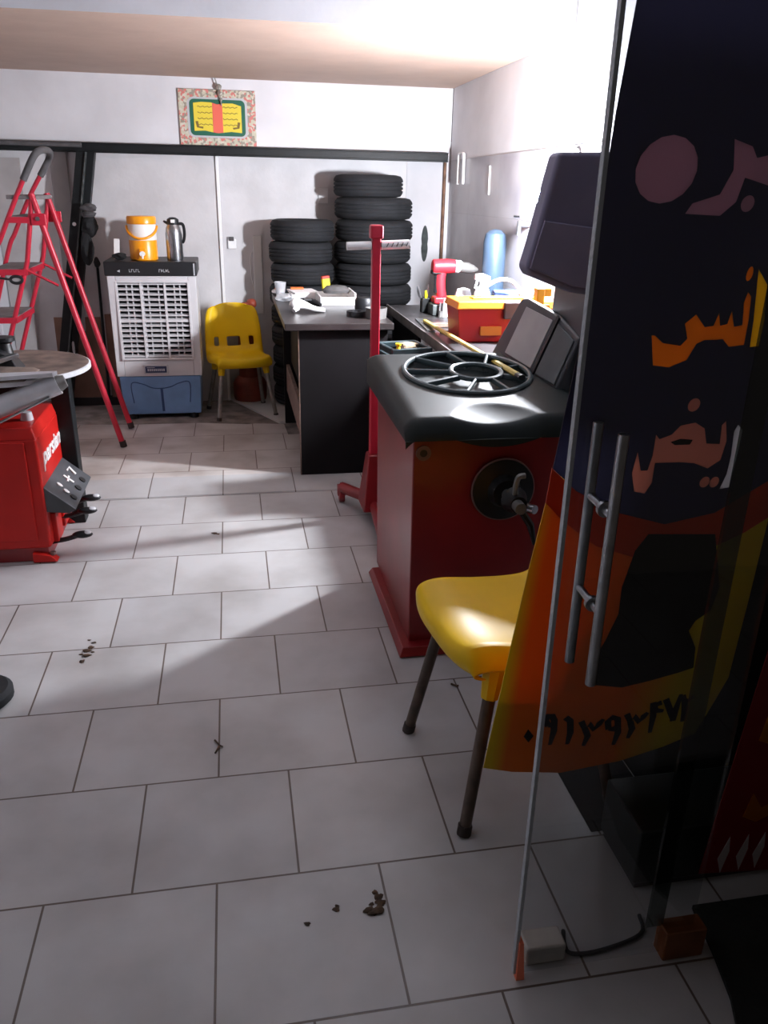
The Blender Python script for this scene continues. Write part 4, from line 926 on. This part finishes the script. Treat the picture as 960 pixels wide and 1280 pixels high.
G = {
'black_low':[(0.538,1.002),(0.592,0.954),(0.681,0.904),(0.786,0.872),(0.885,0.892),(0.977,0.957),(1.001,1.007)],
'arc_low':[(0.538,0.932),(0.576,0.893),(0.656,0.831),(0.766,0.79),(0.908,0.814),(0.964,0.843),(1.005,0.875)],
'blob':[(0.758,0.852),(0.9,0.843),(0.949,0.712),(0.946,0.652),(0.919,0.628),(0.911,0.602),(0.94,0.553),(0.952,0.495),(0.919,0.484),(0.853,0.467),(0.793,0.455),(0.708,0.474),(0.702,0.522),(0.725,0.593),(0.739,0.661),(0.731,0.729),(0.739,0.815)],
'alef':[(0.826,1.346),(0.849,1.322),(0.864,1.263),(0.868,1.22),(0.852,1.218),(0.844,1.263),(0.833,1.313)],
'ns':[(0.819,1.31),(0.817,1.293),(0.826,1.256),(0.812,1.253),(0.8,1.279),(0.798,1.258),(0.786,1.255),(0.778,1.276),(0.774,1.255),(0.759,1.253),(0.738,1.274),(0.722,1.259),(0.733,1.234),(0.724,1.222),(0.691,1.227),(0.674,1.24),(0.668,1.24),(0.683,1.189),(0.713,1.185),(0.742,1.197),(0.752,1.225),(0.765,1.231),(0.798,1.232),(0.813,1.219),(0.84,1.222),(0.835,1.264),(0.827,1.303)],
'vav':[(0.876,1.075),(0.888,1.064),(0.892,1.025),(0.895,0.988),(0.898,0.947),(0.879,0.944),(0.884,0.976),(0.881,1.014),(0.872,1.062)],
'yz':[(0.85,1.083),(0.863,1.044),(0.862,1.005),(0.841,0.989),(0.811,1.001),(0.783,1.004),(0.733,1.005),(0.737,0.964),(0.728,0.942),(0.706,0.947),(0.693,0.985),(0.694,1.028),(0.709,0.99),(0.722,0.99),(0.725,1.02),(0.721,1.061),(0.73,1.052),(0.751,1.06),(0.764,1.077),(0.791,1.082),(0.812,1.07),(0.824,1.04),(0.851,1.038),(0.844,1.075)],
'eye':[(0.752,1.046),(0.77,1.052),(0.794,1.049),(0.791,1.04),(0.762,1.04)],
'topring':[(0.579,1.517),(0.621,1.535),(0.664,1.515),(0.676,1.487),(0.671,1.456),(0.64,1.443),(0.608,1.455),(0.584,1.485)],
'topletter':[(0.676,1.427),(0.734,1.425),(0.755,1.445),(0.759,1.479),(0.801,1.469),(0.787,1.51),(0.77,1.506),(0.758,1.521),(0.726,1.53),(0.737,1.489),(0.725,1.455),(0.684,1.442)],
'dot_n':[(0.807,1.339),(0.809,1.35),(0.818,1.339),(0.816,1.327)],
'dot_z':[(0.767,1.116),(0.775,1.128),(0.79,1.115),(0.782,1.103)],
'dot_y1':[(0.834,0.961),(0.84,0.972),(0.854,0.96),(0.847,0.949)],
'dot_y2':[(0.854,0.96),(0.86,0.971),(0.873,0.959),(0.867,0.948)],
'dot_t':[(0.764,1.443),(0.771,1.455),(0.786,1.443),(0.779,1.431)],
'zero':[(0.594,0.354),(0.61,0.331),(0.601,0.312),(0.587,0.332)],
'd9a':[[(0.64,0.358),(0.631,0.375),(0.635,0.39),(0.644,0.388),(0.652,0.372),(0.65,0.357),(0.64,0.358)],[(0.651,0.377),(0.656,0.341),(0.654,0.297)]],
'd1':[[(0.677,0.379),(0.69,0.367),(0.697,0.33),(0.696,0.293)]],
'd3':[[(0.717,0.362),(0.731,0.336),(0.739,0.351),(0.752,0.333),(0.762,0.348),(0.77,0.362)],[(0.731,0.336),(0.742,0.313),(0.737,0.282)]],
'd9b':[[(0.789,0.328),(0.782,0.353),(0.791,0.365),(0.805,0.358),(0.81,0.336),(0.801,0.327),(0.789,0.328)],[(0.806,0.352),(0.815,0.314),(0.812,0.275)]],
'd3b':[[(0.824,0.371),(0.838,0.346),(0.845,0.361),(0.859,0.343),(0.867,0.357),(0.875,0.369)],[(0.838,0.346),(0.848,0.321),(0.844,0.292)]],
'd4':[[(0.902,0.397),(0.887,0.389),(0.894,0.372),(0.913,0.37)],[(0.881,0.399),(0.891,0.357),(0.896,0.303)]],
'd7':[[(0.91,0.406),(0.936,0.357),(0.945,0.334)],[(0.945,0.334),(0.943,0.366),(0.944,0.417)]],
'd2':[[(0.949,0.412),(0.963,0.389),(0.977,0.408)],[(0.957,0.4),(0.967,0.363),(0.97,0.329)]],
}
for k in ('topring', 'dot_n', 'dot_z', 'dot_y1', 'dot_y2', 'dot_t'):
    c0 = Vector((sum(p[0] for p in G[k])/len(G[k]), sum(p[1] for p in G[k])/len(G[k])))
    hw = (max(p[0] for p in G[k])-min(p[0] for p in G[k]))/2; hh = (max(p[1] for p in G[k])-min(p[1] for p in G[k]))/2
    G[k] = [(c0.x+hw*math.cos(2*PI*i/16), c0.y+hh*math.sin(2*PI*i/16)) for i in range(16)]
bf = lambda u, v, d: Vector((u, 1.40-.179*(v-.24)-d*.984, v-d*.176))
t = thing('vinyl_banner', (.76, 1.40, .24), 'black and orange vinyl banner with a phone number hanging behind the glass door', 'banner')
left = [(0.536,1.558),(0.541,1.41),(0.546,1.213),(0.54,1.002)]
right_hi = [(1.001,1.007),(.992,1.262),(1.0,1.558)]
MB().prism([(.538, 2.03)]+left+G['black_low'][1:]+right_hi[1:]+[(1.0, 2.03)], bf, 0, .002).build('black_field', V_BLACK, t, smooth=False)
field = [o for o in t.children if o.name.startswith('black_field')][0]
MB().prism(G['black_low']+list(reversed(G['arc_low'])), bf, 0, .002).build('red_arc', V_RED, t, smooth=False)
MB().prism(G['arc_low']+[(1.028,0.671),(1.049,0.455),(1.034,0.374),(1.015,0.284),(0.946,0.251),(0.843,0.217),(0.697,0.198),(0.577,0.219),(0.505,0.243),(0.513,0.437),(0.52,0.613),(0.528,0.78)], bf, 0, .002).build('orange_field', V_ORANGE, t, smooth=False).location
MB().prism(G['blob'], bf, .0022, .003).build('black_figure', V_INK, t, smooth=False)
for k, mm in (('alef', V_YEL), ('ns', V_GOLD), ('vav', V_WHITE), ('yz', V_PINK), ('topring', V_MAUVE), ('topletter', V_MAUVE)):
    e = MB().prism(G[k], bf, 0, .002)
    if k == 'ns': e.prism(G['dot_n'], bf, 0, .002)
    if k == 'yz':
        for q in ('dot_z', 'dot_y1', 'dot_y2'): e.prism(G[q], bf, 0, .002)
    if k == 'topletter': MB().prism(G['dot_t'], bf, 0, .002).build('lettering_dot', mm, t, smooth=False)
    e.build('lettering', mm, t, smooth=False)
cut = MB()
for k in ('alef', 'ns', 'vav', 'yz', 'topring', 'topletter', 'dot_n', 'dot_z', 'dot_y1', 'dot_y2', 'dot_t'): cut.prism(G[k], bf, -.01, .012)
cut = cut.build('cut', V_INK, t, smooth=False)
md = field.modifiers.new('b', 'BOOLEAN'); md.operation = 'DIFFERENCE'; md.solver = 'EXACT'; md.object = cut; md.use_self = True
dg = bpy.context.evaluated_depsgraph_get(); dg.update()
me = bpy.data.meshes.new_from_object(field.evaluated_get(dg)); field.modifiers.clear(); field.data = me
bpy.data.objects.remove(cut)
MB().prism(G['eye'], bf, .0031, .0036).build('lettering_eye', V_INK, t, smooth=False)
for k in ('zero', 'd9a', 'd1', 'd3', 'd9b', 'd3b', 'd4', 'd7', 'd2'):
    e = MB()
    if k == 'zero': e.prism(G[k], bf, .0022, .003)
    else:
        for L_ in G[k]: ribbon(e, L_, [.015]+[.016]*(len(L_)-2)+[.009], bf, .0022, .003)
    e.build('digit', V_INK, t, smooth=False)

rf = lambda u, v, d: Vector((u, 1.19-.06*(v-.2)-d, v))
t = thing('red_banner', (1.1, 1.19, .1), 'dark red banner with yellow lettering at the right edge', 'banner')
MB().prism([(.952, .06), (1.35, .02), (1.35, 1.05), (.975, .85)], rf, 0, .002).build('red_field', V_DEEPRED, t, smooth=False)
e = MB(); e.prism([(1.005, .43), (1.05, .41), (1.10, .43), (1.20, .41), (1.2, .47), (1.09, .50), (1.03, .46), (1.01, .50)], rf, .0022, .003)
e.build('lettering', V_GOLD, t, smooth=False); e = MB(); e.prism([(1.02, .22), (1.055, .20), (1.12, .235), (1.12, .27), (1.06, .24), (1.03, .285)], rf, .0022, .003); e.build('lettering', V_GOLD, t, smooth=False)
e = MB()
for x in (1.0, 1.045, 1.085, 1.13): e.prism([(x-.012, .10), (x+.004, .055), (x+.012, .12), (x+.004, .165)], rf, .0022, .003)
e.build('flame_marks', V_WHITE, t, smooth=False)
t = thing('low_cabinet', (1.15, 1.42, 0), 'low dark green-black cabinet on the floor below the phone-number banner', 'cabinet')
box('carcass', (.815, 1.225, .02), (1.40, 1.40, .17), M['boxblack'], t, bevel=.006)
box('base', (.825, 1.235, 0), (1.39, 1.395, .025), M['black'], t)
tag(box('rubber_sheet', (.80, 1.41, .0005), (.995, 1.70, .003), M['black_soft'], smooth=False), 'dark rubber sheet on the floor behind the low cabinet', 'sheet')
tag(MB().box((.515, 1.085, 0), (.60, 1.135, .045)).build('stone_block', M['stone'], bevel=.006), 'small pale stone block behind the bottom corner of the glass door', 'block')
tag(MB().prism([(.925, 1.16), (.905, 1.04), (.885, .95), (.865, .90), (.86, .75), (.90, .55), (1.5, .5), (1.5, 1.16)], lambda u, v, d: Vector((u, v, d)), .001, .012).build('door_mat', M['mat_dark']), 'dark mat on the floor outside at the lower right', 'mat')

tag(MB().tube(spline([(.622, 1.15, .005), (.612, 1.12, .005), (.618, 1.095, .005), (.68, 1.092, .005), (.78, 1.115, .005), (.80, 1.16, .005)], 5), .0045, 6).build('black_cable', M['black_soft']), 'thin black cable on the floor beside the pale stone block', 'cable')

# ------------------------------------------------------------------ dirt on the tiles
def dirt(name, pts, label, seed):
    rnd = random.Random(seed); e = MB()
    for x, y, r in pts: e.lump((x, y, r*.18), r, (1, rnd.uniform(.6, 1), .25), .45, rnd.randint(0, 99), 12, 6)
    tag(e.build(name, M['mud']), label, 'dirt')
dirt('mud_clump', [(.225, 1.27, .012), (.235, 1.262, .014), (.247, 1.268, .012), (.253, 1.285, .011), (.252, 1.30, .010), (.246, 1.315, .007), (.233, 1.285, .006)], 'curled brown mud clump on the near floor tiles', 1)
dirt('mud_crumb', [(.155, 1.284, .007), (.158, 1.293, .005), (.09, 1.257, .006)], 'tiny mud crumbs left of the curled mud clump', 2)
dirt('mud_smear', [(-.537, 2.419, .013), (-.54, 2.45, .014), (-.53, 2.47, .011), (-.525, 2.50, .008), (-.545, 2.385, .009), (-.543, 2.52, .006), (-.555, 2.43, .007), (-.52, 2.44, .006)], 'scattered mud smear on the left floor tiles', 3)
e = MB(); e.tube([(-.112, 1.905, .004), (-.098, 1.878, .005), (-.11, 1.848, .004)], .0028, 6).tube([(-.098, 1.878, .005), (-.09, 1.872, .004)], .0025, 6).build('twig', M['mud'])
tag(bpy.data.objects['twig'], 'small dark twig in the middle of the floor', 'twig')
dirt('oil_crumb', [(-.136, 3.394, .011), (-.12, 3.385, .008), (-.145, 3.40, .006)], 'small dark crumb on the floor in front of the desk', 5)
e = MB(); e.tube([(.62, 2.075, .004), (.632, 2.06, .005), (.64, 2.062, .004)], .003, 6).build('wood_splinter', M['mud'])
tag(bpy.data.objects['wood_splinter'], 'small splinter on the floor under the yellow chair by the balancing machine', 'splinter')

# ------------------------------------------------------------------ camera, world
p, r, y = 0.381517851, 0.0208725735, 0.186598167
fwd = Vector((math.sin(y)*math.cos(p), math.cos(y)*math.cos(p), -math.sin(p)))
rt = Vector((math.cos(y), -math.sin(y), 0)); up = rt.cross(fwd)
rt2 = math.cos(r)*rt+math.sin(r)*up; up2 = -math.sin(r)*rt+math.cos(r)*up
cam = bpy.data.objects.new('camera', bpy.data.cameras.new('camera')); C.objects.link(cam)
m4 = Matrix((rt2, up2, -fwd)).transposed().to_4x4(); m4.translation = Vector((0, 0, 1.45)); cam.matrix_world = m4
cam.data.sensor_fit = 'HORIZONTAL'; cam.data.sensor_width = 36; cam.data.lens = 1000.377/960*36; cam.data.clip_start = .02
bpy.context.scene.camera = cam
w = bpy.data.worlds.new('dusk_sky'); bpy.context.scene.world = w; w.use_nodes = True
bg = w.node_tree.nodes['Background']; bg.inputs['Color'].default_value = (.86, .73, .66, 1); bg.inputs['Strength'].default_value = .05
vs = bpy.context.scene.view_settings
vs.view_transform = 'Standard'; vs.look = 'None'; vs.gamma = 1; vs.exposure = 0; vs.use_curve_mapping = False
cy_ = bpy.context.scene.cycles; cy_.max_bounces = 8; cy_.diffuse_bounces = 5; cy_.sample_clamp_indirect = 6; cy_.caustics_reflective = False; cy_.caustics_refractive = False
cy_.use_denoising = True
